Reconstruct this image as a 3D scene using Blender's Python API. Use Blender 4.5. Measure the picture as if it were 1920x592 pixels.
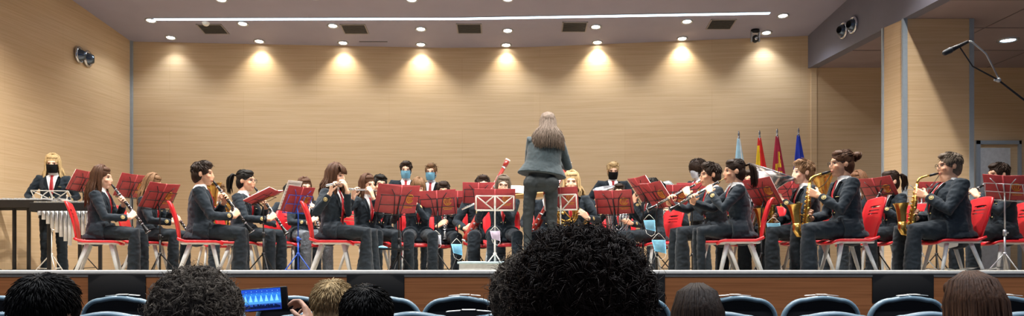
import bpy, bmesh, math, random
from mathutils import Vector, Matrix, noise
from mathutils.bvhtree import BVHTree
V = Vector
R = math.radians
random.seed(7)
SC = bpy.context.scene
for o in list(bpy.data.objects):
    bpy.data.objects.remove(o)

# ------------------------------------------------------------------ camera, world, exposure
F = 1500.0            # focal length in pixels of the 1920 px wide frame
HZ = 480.0            # pixel row of the horizon
CZ = 0.28             # camera height above the stage floor
cam = bpy.data.objects.new('camera', bpy.data.cameras.new('camera'))
SC.collection.objects.link(cam)
cam.location = (0, 0, CZ)
cam.rotation_euler = (R(90), 0, 0)
cam.data.sensor_width = 36
cam.data.lens = F / 1920 * 36
cam.data.shift_y = (HZ - 296) / 1920
cam.data.clip_start = 0.05
SC.camera = cam
SC.view_settings.view_transform = 'Standard'
SC.view_settings.look = 'None'
SC.view_settings.gamma = 1
SC.view_settings.exposure = 0.12
SC.view_settings.use_curve_mapping = False
world = bpy.data.worlds.new('world')
SC.world = world
world.use_nodes = True
world.node_tree.nodes['Background'].inputs[0].default_value = (0.62, 0.72, 1.0, 1)
world.node_tree.nodes['Background'].inputs[1].default_value = 0.19
SPOT_WALL = 44       # lamps that graze the back wall
SPOT_ROW = 60        # second row of downlights
FILL_HALL = 650       # added hall downlights, out of view, that brighten the stage front
FILL_FRONT = 600      # added fill lamps above the edge of the frame, for the players
WARM = (1.0, 0.93, 0.78)
COOL = (0.88, 0.94, 1.0)


def at(px, py, y):
    """world point that photograph pixel (px, py) shows at depth y"""
    return V(((px - 960) / F * y, y, CZ + (HZ - py) / F * y))


# ------------------------------------------------------------------ materials
def lin(h):
    h = h.lstrip('#')
    c = [int(h[i:i + 2], 16) / 255 for i in (0, 2, 4)]
    return tuple(x / 12.92 if x < .04045 else ((x + .055) / 1.055) ** 2.4 for x in c)


MATS = {}


def mat(name, col, rough=.5, metal=0, var=.10, scale=18, stretch=(1, 1, 1), bump=0, emit=0, coat=0, spec=.5, sheen=0):
    if name in MATS:
        return MATS[name]
    m = bpy.data.materials.new(name)
    m.use_nodes = True
    nt = m.node_tree
    b = nt.nodes['Principled BSDF']
    if isinstance(col, str):
        col = lin(col)
    b.inputs['Roughness'].default_value = rough
    b.inputs['Metallic'].default_value = metal
    b.inputs['Specular IOR Level'].default_value = spec
    b.inputs['Coat Weight'].default_value = coat
    b.inputs['Sheen Weight'].default_value = sheen
    tc = nt.nodes.new('ShaderNodeTexCoord')
    mp = nt.nodes.new('ShaderNodeMapping')
    mp.inputs['Scale'].default_value = stretch
    nz = nt.nodes.new('ShaderNodeTexNoise')
    nz.inputs['Scale'].default_value = scale
    nz.inputs['Detail'].default_value = 4
    nt.links.new(tc.outputs['Object'], mp.inputs[0])
    nt.links.new(mp.outputs[0], nz.inputs[0])
    rp = nt.nodes.new('ShaderNodeValToRGB')
    rp.color_ramp.elements[0].position = .3
    rp.color_ramp.elements[1].position = .7
    rp.color_ramp.elements[0].color = tuple(c * (1 - var) for c in col) + (1,)
    rp.color_ramp.elements[1].color = tuple(min(1, c * (1 + var)) for c in col) + (1,)
    nt.links.new(nz.outputs[0], rp.inputs[0])
    nt.links.new(rp.outputs[0], b.inputs['Base Color'])
    if bump:
        bp = nt.nodes.new('ShaderNodeBump')
        bp.inputs['Strength'].default_value = bump
        bp.inputs['Distance'].default_value = .01
        nt.links.new(nz.outputs[0], bp.inputs['Height'])
        nt.links.new(bp.outputs[0], b.inputs['Normal'])
    if emit:
        b.inputs['Emission Color'].default_value = tuple(col) + (1,)
        b.inputs['Emission Strength'].default_value = emit
    MATS[name] = m
    return m


def wood(name, base, dark, rough=.45, panel=None):
    """veneer with a fine horizontal grain and, where asked, the joints between its panels"""
    m = bpy.data.materials.new(name)
    m.use_nodes = True
    nt = m.node_tree
    b = nt.nodes['Principled BSDF']
    b.inputs['Roughness'].default_value = rough
    b.inputs['Specular IOR Level'].default_value = .3
    tc = nt.nodes.new('ShaderNodeTexCoord')

    def nz(sx, sz, sc, det):
        mp = nt.nodes.new('ShaderNodeMapping')
        mp.inputs['Scale'].default_value = (sx, sx, sz)
        n = nt.nodes.new('ShaderNodeTexNoise')
        n.inputs['Scale'].default_value = sc
        n.inputs['Detail'].default_value = det
        nt.links.new(tc.outputs['Object'], mp.inputs[0])
        nt.links.new(mp.outputs[0], n.inputs[0])
        return n
    n1 = nz(.45, 26, 2.2, 6)
    n2 = nz(1.6, 90, 1.0, 3)
    mx = nt.nodes.new('ShaderNodeMix')
    mx.inputs[0].default_value = .4
    nt.links.new(n1.outputs[0], mx.inputs[2])
    nt.links.new(n2.outputs[0], mx.inputs[3])
    rp = nt.nodes.new('ShaderNodeValToRGB')
    rp.color_ramp.elements[0].position = .34
    rp.color_ramp.elements[1].position = .60
    rp.color_ramp.elements[0].color = lin(dark) + (1,)
    rp.color_ramp.elements[1].color = lin(base) + (1,)
    nt.links.new(mx.outputs[0], rp.inputs[0])
    out = rp.outputs[0]
    if panel:
        # thin darker joints: a brick pattern laid on (x, z)
        sp = nt.nodes.new('ShaderNodeSeparateXYZ')
        cb = nt.nodes.new('ShaderNodeCombineXYZ')
        nt.links.new(tc.outputs['Object'], sp.inputs[0])
        ad = nt.nodes.new('ShaderNodeMath')
        ad.operation = 'ADD'
        nt.links.new(sp.outputs[0], ad.inputs[0])
        nt.links.new(sp.outputs[1], ad.inputs[1])
        nt.links.new(ad.outputs[0], cb.inputs[0])
        nt.links.new(sp.outputs[2], cb.inputs[1])
        br = nt.nodes.new('ShaderNodeTexBrick')
        br.inputs['Scale'].default_value = 1
        br.inputs['Brick Width'].default_value = panel[0]
        br.inputs['Row Height'].default_value = panel[1]
        br.inputs['Mortar Size'].default_value = .006
        br.inputs['Mortar Smooth'].default_value = 1
        br.offset = .5
        br.inputs['Color1'].default_value = (1, 1, 1, 1)
        br.inputs['Color2'].default_value = (.97, .96, .95, 1)
        br.inputs['Mortar'].default_value = (.88, .85, .82, 1)
        nt.links.new(cb.outputs[0], br.inputs[0])
        mul = nt.nodes.new('ShaderNodeMix')
        mul.data_type = 'RGBA'
        mul.blend_type = 'MULTIPLY'
        mul.inputs[0].default_value = 1
        nt.links.new(out, mul.inputs[6])
        nt.links.new(br.outputs[0], mul.inputs[7])
        out = mul.outputs[2]
    nt.links.new(out, b.inputs['Base Color'])
    return m


M_WALL = wood('veneer_wall', '#ccb28f', '#bfa37e', .42, (2.6, .62))
M_PANEL = wood('veneer_stage_front', '#b87546', '#9a5f36', .5)
M_DESK = wood('veneer_desk', '#c79a63', '#a87c48', .5)
M_FLOOR = wood('stage_boards', '#bfb3a0', '#ab9d88', .35)
M_CEIL = mat('painted_ceiling', '#9894a4', .75, var=.03, scale=3)
M_SOFFIT = mat('painted_soffit', '#8f7f80', .7, var=.04, scale=3)
M_FASCIA = mat('painted_beam', '#6c6b78', .6, var=.04, scale=3)
M_TRIM = mat('aluminium_trim', '#9aa6b0', .45, .3, var=.05)
M_KERB = mat('white_nosing', '#ece9e0', .4, var=.05)
M_HALL = mat('hall_floor', '#26262c', .7)
M_BLACK = mat('black_metal', '#16171a', .45, .2)
M_BLACKMATT = mat('matt_black', '#0b0b0d', .8)
M_CHROME = mat('chrome', '#c8ccd2', .16, 1, var=.03)
M_STEEL = mat('brushed_steel', '#b9bcc0', .35, .7)
M_SILVER = mat('silver_plate', '#d8dbe0', .2, .9, var=.04)
M_BRASS = mat('lacquered_brass', '#cda558', .27, .92, var=.08)
M_GOLD = mat('gold_thread', '#d2bd84', .5, .3)
M_WOODWIND = mat('grenadilla', '#141414', .3, coat=.4)
M_BASSOON = mat('red_maple', '#8d2318', .28, coat=.5)
M_RED = mat('red_plastic', '#d6202a', .38, var=.06)
M_GREY = mat('grey_plastic_legs', '#c0c3c2', .5)
M_FOLDER = mat('red_leatherette', '#ab3b3f', .5, var=.12, scale=25)
M_PAPER = mat('paper', '#efeee8', .8, var=.03)
M_WHITEWIRE = mat('white_wire', '#e6e2da', .45)
M_BLUE = mat('blue_metal', '#1f4fb4', .4, .2)
M_REDMETAL = mat('red_metal', '#b0182a', .4, .2)
M_JACKET = mat('navy_wool', '#1b252e', .85, var=.22, scale=60, spec=.25, sheen=.08)
M_TROUSER = mat('charcoal_wool', '#19222a', .85, var=.2, scale=60, spec=.25, sheen=.08)
M_SHIRT = mat('white_cotton', '#e9e9ea', .75, var=.03)
M_TIE = mat('red_silk', '#b3141f', .5)
M_SHOE = mat('black_leather', '#121214', .35)
M_MASKBLUE = mat('blue_mask', '#98d6f0', .8)
M_MASKBLACK = mat('black_mask', '#141418', .85)
M_MASKWHITE = mat('white_mask', '#dcdfe8', .8)
M_LENS = mat('dark_rim', '#17151a', .4)
M_DARKWOOL = mat('dark_coat', '#131418', .85)
M_SEAT = mat('hall_seat_shell', '#68818f', .35, var=.05)
M_SEATPAD = mat('hall_seat_cloth', '#0c0f16', .85)
M_LAMP = mat('lamp_glow', (1.0, .97, .9), .4, emit=22)
M_LED = mat('led_glow', (.72, .9, 1.0), .4, emit=4.5)


def skin_mat(name, col):
    m = bpy.data.materials.new(name)
    m.use_nodes = True
    nt = m.node_tree
    b = nt.nodes['Principled BSDF']
    b.inputs['Roughness'].default_value = .5
    b.inputs['Subsurface Weight'].default_value = .0
    at_ = nt.nodes.new('ShaderNodeVertexColor')
    at_.layer_name = 'tone'
    nz = nt.nodes.new('ShaderNodeTexNoise')
    nz.inputs['Scale'].default_value = 40
    rp = nt.nodes.new('ShaderNodeValToRGB')
    c = lin(col)
    rp.color_ramp.elements[0].color = tuple(x * .92 for x in c) + (1,)
    rp.color_ramp.elements[1].color = tuple(min(1, x * 1.06) for x in c) + (1,)
    nt.links.new(nz.outputs[0], rp.inputs[0])
    mx = nt.nodes.new('ShaderNodeMix')
    mx.data_type = 'RGBA'
    mx.blend_type = 'MULTIPLY'
    mx.inputs[0].default_value = 1
    nt.links.new(rp.outputs[0], mx.inputs[6])
    nt.links.new(at_.outputs[0], mx.inputs[7])
    nt.links.new(mx.outputs[2], b.inputs['Base Color'])
    return m


SKIN = {'fair': skin_mat('skin_fair', '#e6b99d'), 'tan': skin_mat('skin_tan', '#e0ac8b'), 'mid': skin_mat('skin_mid', '#dfab8c')}
HAIRC = {'black': '#15120f', 'dark': '#2a1d15', 'brown': '#4a3020', 'light': '#6f5238', 'blond': '#b3986d', 'grey': '#8d8a86', 'silver': '#a9b2b8', 'red': '#6b4a34', 'greybrown': '#62564a', 'dusty': '#6b6054', 'ash': '#706257'}


def hair_mat(c):
    return mat('hair_' + c, HAIRC[c], .55, var=.45, scale=34, stretch=(4, 4, .35), bump=.35, spec=.18)


# ------------------------------------------------------------------ mesh helpers
def orth(t, ref):
    t = t.normalized()
    n = ref - t * ref.dot(t)
    if n.length < 1e-5:
        n = t.orthogonal()
    n.normalize()
    return n, t.cross(n)


def limb(bm, pts, seg=10, ref=None, caps=2, capseg=3):
    """tapered tube through [(point, r) or (point, (ra, rb))]; caps 2 round, 1 flat, 0 open"""
    P = [V(p) for p, r in pts]
    Rr = [(r, r) if not isinstance(r, (tuple, list)) else r for p, r in pts]
    n = len(P)
    rings = []
    u = None
    for i in range(n):
        t = (P[min(i + 1, n - 1)] - P[max(i - 1, 0)])
        if t.length < 1e-9:
            t = V((0, 0, 1))
        if ref is not None:
            a, b = orth(t, ref)
        else:
            if u is None:
                u = t.orthogonal().normalized()
            a, b = orth(t, u)
            u = a
        rings.append((P[i], t.normalized(), a, b, Rr[i]))

    def ring(c, a, b, ra, rb):
        return [bm.verts.new(c + a * (ra * math.cos(2 * math.pi * k / seg)) + b * (rb * math.sin(2 * math.pi * k / seg))) for k in range(seg)]
    L = []
    if caps == 2:
        c, t, a, b, (ra, rb) = rings[0]
        m = min(ra, rb)
        for j in range(capseg - 1, 0, -1):
            th = j / capseg * math.pi / 2
            L.append(ring(c - t * m * math.sin(th), a, b, ra * math.cos(th), rb * math.cos(th)))
    for c, t, a, b, (ra, rb) in rings:
        L.append(ring(c, a, b, ra, rb))
    if caps == 2:
        c, t, a, b, (ra, rb) = rings[-1]
        m = min(ra, rb)
        for j in range(1, capseg):
            th = j / capseg * math.pi / 2
            L.append(ring(c + t * m * math.sin(th), a, b, ra * math.cos(th), rb * math.cos(th)))
    for A, B in zip(L, L[1:]):
        for k in range(seg):
            bm.faces.new((A[k], A[(k + 1) % seg], B[(k + 1) % seg], B[k]))
    if caps:
        for Lr, sgn, rg in ((L[0], -1, rings[0]), (L[-1], 1, rings[-1])):
            c, t, a, b, (ra, rb) = rg
            off = min(ra, rb) if caps == 2 else 0
            v = bm.verts.new(c + t * off * sgn)
            for k in range(seg):
                f = (Lr[k], Lr[(k + 1) % seg], v) if sgn > 0 else (Lr[(k + 1) % seg], Lr[k], v)
                bm.faces.new(f)


def ball(bm, c, r, M=None, sub=2):
    rx, ry, rz = (r, r, r) if not isinstance(r, (tuple, list)) else r
    X = Matrix.Translation(V(c)) @ Matrix.Diagonal((rx, ry, rz, 1))
    if M is not None:
        X = M @ X
    bmesh.ops.create_icosphere(bm, subdivisions=sub, radius=1, matrix=X)


def box(bm, lo, hi, M=None, bevel=0):
    lo, hi = V(lo), V(hi)
    X = Matrix.Translation((lo + hi) / 2) @ Matrix.Diagonal(((hi - lo).x, (hi - lo).y, (hi - lo).z, 1))
    if M is not None:
        X = M @ X
    if bevel:
        b2 = bmesh.new()
        bmesh.ops.create_cube(b2, size=1, matrix=X)
        bmesh.ops.bevel(b2, geom=list(b2.edges), offset=bevel, segments=2, affect='EDGES', profile=.5)
        me = bpy.data.meshes.new('t')
        b2.to_mesh(me)
        b2.free()
        bm.from_mesh(me)
        bpy.data.meshes.remove(me)
    else:
        bmesh.ops.create_cube(bm, size=1, matrix=X)


def poly(bm, pts, thick=None):
    """flat polygon, extruded by the vector thick where given"""
    vs = [bm.verts.new(V(p)) for p in pts]
    f = bm.faces.new(vs)
    if thick is not None:
        r = bmesh.ops.extrude_face_region(bm, geom=[f])
        bmesh.ops.translate(bm, vec=V(thick), verts=[e for e in r['geom'] if isinstance(e, bmesh.types.BMVert)])
        bmesh.ops.recalc_face_normals(bm, faces=bm.faces[:])


def lathe(bm, prof, seg=20, M=None):
    """profile [(r, z)] turned about z"""
    M = M or Matrix()
    L = []
    for r, z in prof:
        L.append([bm.verts.new(M @ V((r * math.cos(2 * math.pi * k / seg), r * math.sin(2 * math.pi * k / seg), z))) for k in range(seg)])
    for A, B in zip(L, L[1:]):
        for k in range(seg):
            bm.faces.new((A[k], A[(k + 1) % seg], B[(k + 1) % seg], B[k]))


def ringtube(bm, c, rad, r, M=None, seg=24, a0=0, a1=360, sc=(1, 1)):
    """torus arc in the local xz plane"""
    M = M or Matrix()
    n = max(3, int(seg * abs(a1 - a0) / 360))
    pts = []
    for i in range(n + 1):
        a = R(a0 + (a1 - a0) * i / n)
        pts.append((M @ (V(c) + V((rad * sc[0] * math.cos(a), 0, rad * sc[1] * math.sin(a)))), r))
    limb(bm, pts, seg=6, caps=1)


def mesh_obj(name, me, m, parent=None, smooth=True):
    me.name = name
    if m is not None:
        me.materials.clear()
        me.materials.append(m)
    if smooth:
        me.polygons.foreach_set('use_smooth', [True] * len(me.polygons))
    o = bpy.data.objects.new(name, me)
    SC.collection.objects.link(o)
    if parent is not None:
        o.parent = parent
    return o


def build(name, bm, m, parent=None, smooth=True, autosmooth=None):
    me = bpy.data.meshes.new(name)
    bm.to_mesh(me)
    bm.free()
    o = mesh_obj(name, me, m, parent, smooth)
    if smooth and autosmooth:
        me.set_sharp_from_angle(angle=R(autosmooth))
    return o


TS = bpy.data.scenes.new('workbench')


def bake(bm, voxel, it=3):
    """fuse overlapping closed shapes into one continuous skin"""
    me = bpy.data.meshes.new('t')
    bmesh.ops.recalc_face_normals(bm, faces=bm.faces[:])
    bm.to_mesh(me)
    bm.free()
    ob = bpy.data.objects.new('t', me)
    TS.collection.objects.link(ob)
    m = ob.modifiers.new('r', 'REMESH')
    m.mode = 'VOXEL'
    m.voxel_size = voxel
    if it:
        s = ob.modifiers.new('s', 'SMOOTH')
        s.factor = .5
        s.iterations = it
    with bpy.context.temp_override(scene=TS, view_layer=TS.view_layers[0]):
        dg = bpy.context.evaluated_depsgraph_get()
        dg.update()
        out = bpy.data.meshes.new_from_object(ob.evaluated_get(dg), depsgraph=dg)
    bpy.data.objects.remove(ob)
    bpy.data.meshes.remove(me)
    return out


def tag(o, label=None, cat=None, group=None, kind=None):
    for k_, v_ in (('label', label), ('category', cat), ('group', group), ('kind', kind)):
        if v_:
            o[k_] = v_
    return o


def empty(name, M=None, label=None, cat=None, group=None):
    o = bpy.data.objects.new(name, None)
    SC.collection.objects.link(o)
    o.empty_display_size = .1
    if M is not None:
        o.matrix_world = M
    return tag(o, label, cat, group)


KIDS = {}


def kids(o):
    return [c for c in bpy.data.objects if c.parent == o]


def copy_tree(o, parent=None):
    c = o.copy()
    SC.collection.objects.link(c)
    if parent is not None:
        c.parent = parent
    for ch in o.children:
        copy_tree(ch, c)
    return c


def struct(name, bm, m, smooth=False, parent=None):
    o = build(name, bm, m, parent, smooth)
    if parent is None:
        o['kind'] = 'structure'
    return o

# ------------------------------------------------------------------ room shell
def ceil_z(y):
    return 5.775 - .136 * y


SOF = 3.415                                    # underside of the beam and of the right bay
KZ = CZ - .132                                 # top of the white nosing at the stage edge
HALL = -.95                                    # hall floor
WALLP = [(-6.474, 13.6), (-1.202, 13.87), (.369, 13.83), (4.943, 13.36), (5.06, 13.35)]


def fx(y):
    return 4.943 + .079 * (13.36 - y)          # face of the beam


def lx(y):
    return -6.474 - .0987 * (13.6 - y)         # face of the left wall


def prism(pts, z0, z1):
    bm = bmesh.new()
    poly(bm, [(x, y, z0) for x, y in pts], (0, 0, z1 - z0))
    return bm


struct('wall_back', prism(WALLP + [(5.06, 14.1), (-6.6, 14.1)], -.02, 4.2), M_WALL)
struct('wall_back_right', prism([(5.06, 13.33), (10.2, 13.33), (10.2, 14.1), (5.06, 14.1)], -.02, SOF + .1), M_WALL)
struct('wall_left', prism([(lx(13.75), 13.75), (lx(1.6), 1.6), (lx(1.6) - .2, 1.6), (lx(13.75) - .2, 13.75)], HALL, 5.6), M_WALL)
struct('wall_right', prism([(10.1, 7.4), (10.1, 14.1), (10.3, 14.1), (10.3, 7.4)], HALL, SOF + .1), M_WALL)
struct('floor_stage', prism([(-8, 7.56), (10.2, 7.56), (10.2, 13.95), (-8, 13.95)], -.10, 0), M_FLOOR)
struct('floor', prism([(-10, .2), (12, .2), (12, 7.6), (-10, 7.6)], HALL - .1, HALL), M_HALL)
bm = bmesh.new()
v = []
for y in (14.1, 2.2):
    for x in (-8.2, fx(y) + .3):
        v.append((x, y, ceil_z(y)))
poly(bm, [v[0], v[1], v[3], v[2]], (0, 0, .12))
struct('ceiling', bm, M_CEIL)
bm = bmesh.new()                                # beam: long dropped face along the right of the stage
ya, yb = 13.37, 4.6
q = [(fx(ya), ya, SOF), (fx(yb), yb, SOF), (fx(yb), yb, ceil_z(yb) + .05), (fx(ya), ya, ceil_z(ya) + .05)]
poly(bm, q, (.16, 0, 0))
struct('trim_beam', bm, M_FASCIA)
SOFZ = SOF + .004
struct('ceiling_right', prism([(fx(13.36) + .155, 13.4), (fx(4.6) + .155, 4.6), (10.3, 4.6), (10.3, 13.4)], SOFZ, SOF + .1), M_SOFFIT)
bm = bmesh.new()                                # joints between the boards of the right ceiling
for y in (12.2, 11.0, 9.8, 8.6):
    box(bm, (fx(y) + .16, y - .008, SOF - .002), (10.1, y + .008, SOFZ + .001))
for x in (6.5, 7.9, 9.3):
    box(bm, (x - .008, 7.5, SOF - .002), (x + .008, 13.3, SOFZ + .001))
struct('trim_ceiling_joint', bm, mat('joint', '#6f6164', .8))

colp = [(5.19, 10.57), (6.07, 10.57), (6.12, 11.0), (5.107, 11.0)]
struct('wall_column', prism(colp, 0, SOF), M_WALL)
for i, (x, y, w) in enumerate([(5.19, 10.57, .030), (6.07, 10.57, .030), (5.107, 11.0, .016)]):
    struct('trim_%d' % (i + 1), prism([(x - w, y - .012), (x + w, y - .012), (x + w, y + .03), (x - w, y + .03)], 0, SOF), M_TRIM)
struct('trim_4', prism([(-6.474 - .02, 13.56), (-6.474 + .035, 13.56), (-6.474 + .035, 13.62), (-6.474 - .02, 13.62)], 0, 3.93), M_TRIM)
struct('trim_5', prism([(4.985, 13.325), (5.075, 13.315), (5.075, 13.35), (4.985, 13.36)], 0, SOF), M_WALL)

# stage front: wood panel, white nosing, black vent panels
struct('wall_stage_front', prism([(-8, 7.42), (10.2, 7.42), (10.2, 7.55), (-8, 7.55)], HALL, KZ - .055), M_PANEL)
bm = bmesh.new()
box(bm, (-8, 7.395, KZ - .03), (10.2, 7.62, KZ), bevel=.006)
struct('trim_stage_nosing', bm, M_KERB)
bm = bmesh.new()
box(bm, (-8, 7.41, KZ - .06), (10.2, 7.60, KZ - .03))
struct('trim_shadow_gap', bm, mat('grey_shadow_strip', '#6d6a66', .5))  # grey strip puts the shadow line under the nosing into colour
struct('trim_kerb_inner', prism([(-8, 7.55), (10.2, 7.55), (10.2, 7.61), (-8, 7.61)], 0, KZ - .03), M_FLOOR)
for i, (xa, xb, which) in enumerate([(165, 273, 'leftmost black panel in the wooden stage front'),
                                     (650, 758, 'black panel in the stage front behind the two boys\' heads'),
                                     (1139, 1247, 'black panel in the stage front half hidden by big curly head'),
                                     (1636, 1751, 'rightmost black panel in the wooden stage front')]):
    a, b = at(xa, 515, 7.41), at(xb, 568, 7.41)
    bm = bmesh.new()
    box(bm, (a.x, 7.408, b.z), (b.x, 7.425, a.z), bevel=.003)
    o = build('vent_panel', bm, M_BLACKMATT)
    tag(o, which, 'vent panel', 'black panels in the stage front')

# door in the right bay
d0, d1 = at(1833, 268, 13.33), at(1910, 268, 13.33)
dr = empty('door_1')
dr['kind'] = 'structure'
bm = bmesh.new()
for xa, xb, za, zb in ((d0.x - .05, d0.x + .02, 0, 2.2), (d1.x - .02, d1.x + .02, 0, 2.2), (d0.x - .05, d1.x + .02, 2.14, 2.2)):
    box(bm, (xa, 13.28, za), (xb, 13.34, zb))
build('door_frame', bm, M_TRIM, dr, False)
bm = bmesh.new()
box(bm, (d0.x + .02, 13.3, 0), (d0.x + .53, 13.335, 2.08), bevel=.004)
dp = build('door_panel', bm, mat('pale_door', '#bdbfc0', .5), dr, False)
bm = bmesh.new()
box(bm, (d0.x + .45, 13.24, .98), (d0.x + .50, 13.30, 1.0))
box(bm, (d0.x + .36, 13.235, .98), (d0.x + .50, 13.25, 1.0))
build('door_handle', bm, M_STEEL, dp, False)


# ------------------------------------------------------------------ ceiling fittings
ORD = ['first', 'second', 'third', 'fourth', 'fifth', 'sixth', 'seventh', 'eighth', 'ninth']
TILT = Matrix.Rotation(math.atan(-.136), 4, 'X')


def downlight(loc, label, group, power, col, size, blend, flat=False, r=.064, glow=None):
    t = empty('ceiling_spotlight', Matrix.Translation(loc) @ (Matrix() if flat else TILT), label, 'ceiling light', group)
    bm = bmesh.new()
    lathe(bm, [(r * 1.45, .002), (r * 1.45, -.012), (r * 1.2, -.016), (r * 1.0, -.006), (r * .95, .01)], 20)
    build('trim_ring', bm, M_STEEL, t)
    bm = bmesh.new()
    lathe(bm, [(0, -.011), (r * .6, -.011), (r * .98, -.004), (r * .98, .008), (0, .008)], 20)
    build('lamp_lens', bm, glow or M_LAMP, t)
    ld = bpy.data.lights.new('spot', 'SPOT')
    ld.energy = power
    ld.color = col
    ld.spot_size = R(size)
    ld.spot_blend = blend
    ld.shadow_soft_size = .05
    lo = bpy.data.objects.new('spot', ld)
    SC.collection.objects.link(lo)
    lo.parent = t
    lo.matrix_parent_inverse = Matrix.Identity(4)
    lo.matrix_basis = (Matrix() if flat else TILT).inverted() @ Matrix.Translation((0, 0, -.03))
    return t


def on_ceiling(px, py):
    k = (HZ - py) / F
    y = (5.775 - CZ) / (k + .136)
    return at(px, py, y)


WALLROW = [(320, 70, .6, 1), (486, 77, 1.1, 0), (643, 80, 1.15, 0), (789, 83, 1.35, 0), (949, 84, .8, 0), (1120, 79, 1.5, 0), (1279, 72, 1.2, 0), (1437, 61, .9, 1)]
for i, (px, py, p, cool) in enumerate(WALLROW):
    downlight(on_ceiling(px, py), ORD[i] + ' recessed spotlight from the left in the row grazing the back wall', 'spotlights along the back wall', SPOT_WALL * p, COOL if cool else WARM, 110, .75)
for i, (px, py) in enumerate([(283, 38), (455, 44), (624, 48), (789, 54), (952, 57), (1117, 50), (1288, 40), (1468, 29)]):
    downlight(on_ceiling(px, py), ORD[i] + ' recessed spotlight from the left in the row beside the light strip', 'spotlights beside the light strip', SPOT_ROW, COOL, 125, .6)
for i, (px, py) in enumerate([(415, -1), (590, -6), (772, -1), (952, -2), (1130, -8), (1300, -10)]):
    downlight(on_ceiling(px, py), ORD[i] + ' recessed spotlight from the left in the row cut by the top of the picture', 'spotlights at the top edge', SPOT_ROW, COOL, 125, .6)
for i, x in enumerate((-5.2, -3.1, -1.0, 1.1, 3.2, 4.8)):  # unseen rows, added to light the band from above and in front
    for j, y in enumerate((9.2, 7.2)):
        downlight(V((x, y, ceil_z(y))), '%s %s added ceiling spotlight from the left above the front of the stage' % (ORD[i], ('', 'forward')[j]), 'added spotlights above the stage front', FILL_FRONT * (1, .8)[j] * (1.35 if i == 0 else (.55 if i == 5 else 1)), (1, .95, .88), 120, .7, r=.08)
for i, x in enumerate((-6.0, -3.0, 0.0, 3.0, 6.0)):  # unseen row, added to lift the wooden stage front and chair rims
    downlight(V((x, 3.0, ceil_z(3.0))), '%s added hall ceiling spotlight from the left, over the front seats' % ORD[i], 'added hall spotlights over the front seats', FILL_HALL, (.86, .92, 1.0), 110, .7, r=.08)
for i, (px, py) in enumerate([(1890, 75)]):
    loc = at(px, py, (SOF - CZ) * F / (HZ - py))
    downlight(loc, 'bluish ceiling light in the low ceiling right of the column', 'lights of the right bay', 75, (.75, .85, 1), 140, .6, True, r=.10, glow=mat('bluish_glow', (.62, .82, 1), .4, emit=12))

# linear light strip
a, b = on_ceiling(290, 35.5), on_ceiling(1443, 24)
mid = on_ceiling(860, 34.5)
t = empty('light_strip', Matrix.Translation((a + b) / 2), 'long thin bluish white light strip running across the ceiling', 'light strip')
bm = bmesh.new()
hw = .028
for p, q in ((a, mid), (mid, b)):
    poly(bm, [p + V((0, -hw, -.004)), q + V((0, -hw, -.004)), q + V((0, hw, -.010)), p + V((0, hw, -.010))], (0, 0, -.006))
o = build('diffuser', bm, M_LED, None, False)
o.parent = t
o.matrix_parent_inverse = t.matrix_world.inverted()
bm = bmesh.new()
for p, q in ((a, mid), (mid, b)):
    poly(bm, [p + V((0, -hw * 1.5, .002)), q + V((0, -hw * 1.5, .002)), q + V((0, hw * 1.5, -.004)), p + V((0, hw * 1.5, -.004))], (0, 0, -.004))
o = build('housing', bm, M_STEEL, None, False)
o.parent = t
o.matrix_parent_inverse = t.matrix_world.inverted()

# air grilles
for i, (px, py) in enumerate([(399, 54), (665, 54), (880, 53), (1077, 50), (1352, 45)]):
    t = empty('air_grille', Matrix.Translation(on_ceiling(px, py)) @ TILT, ORD[i] + ' dark rectangular air grille from the left in the ceiling', 'air grille', 'ceiling air grilles')
    bm = bmesh.new()
    w, d = .205, .19
    for lo, hi in (((-w, -d, -.012), (w, -d + .02, .0)), ((-w, d - .02, -.012), (w, d, 0)), ((-w, -d, -.012), (-w + .02, d, 0)), ((w - .02, -d, -.012), (w, d, 0))):
        box(bm, lo, hi)
    build('grille_frame', bm, mat('grille_frame', '#8d8684', .5), t, False)
    bm = bmesh.new()
    box(bm, (-w + .01, -d + .01, -.003), (w - .01, d - .01, .001))
    for k in range(9):
        y = -d + .035 + k * (2 * d - .07) / 8
        box(bm, (-w + .02, y - .006, -.011), (w - .02, y + .006, -.002), Matrix.Translation((0, 0, 0)))
    build('louvres', bm, mat('grille_dark', '#4b4a48', .6), t, False)
# smoke detector, track slit, camera
t = empty('smoke_detector', Matrix.Translation(on_ceiling(386, 43)) @ TILT, 'small white round smoke detector above the leftmost ceiling grille', 'smoke detector')
bm = bmesh.new()
lathe(bm, [(0, -.045), (.035, -.043), (.05, -.028), (.055, -.006), (.055, 0)], 18)
build('detector_body', bm, M_KERB, t)
bm = bmesh.new()
lathe(bm, [(.062, 0), (.062, -.008), (.05, -.010)], 18)
build('detector_base', bm, M_KERB, t)
t = empty('ceiling_slot', Matrix.Translation(on_ceiling(700, 78)) @ TILT, 'thin dark slot in the ceiling close to the back wall', 'ceiling slot')
bm = bmesh.new()
box(bm, (-.24, -.012, -.004), (.24, .012, .001))
build('slot_frame', bm, mat('grille_dark', '#4b4a48', .6), t, False)
cl = on_ceiling(1416, 56)
t = empty('security_camera', Matrix.Translation(cl), 'small dark security camera hanging under the ceiling beside a spotlight', 'camera')
bm = bmesh.new()
lathe(bm, [(0, 0), (.07, 0), (.07, -.04), (.055, -.055), (0, -.055)], 18)
build('mount', bm, M_BLACK, t)
bm = bmesh.new()
for s in (-1, 1):
    box(bm, (s * .062 - .01, -.03, -.20), (s * .062 + .01, .03, -.03), bevel=.006)
box(bm, (-.072, -.03, -.06), (.072, .03, -.04), bevel=.006)
build('yoke', bm, M_STEEL, t)
bm = bmesh.new()
ball(bm, (0, -.01, -.15), (.055, .065, .065), None, 3)
build('camera_head', bm, M_BLACK, t)
bm = bmesh.new()
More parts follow.
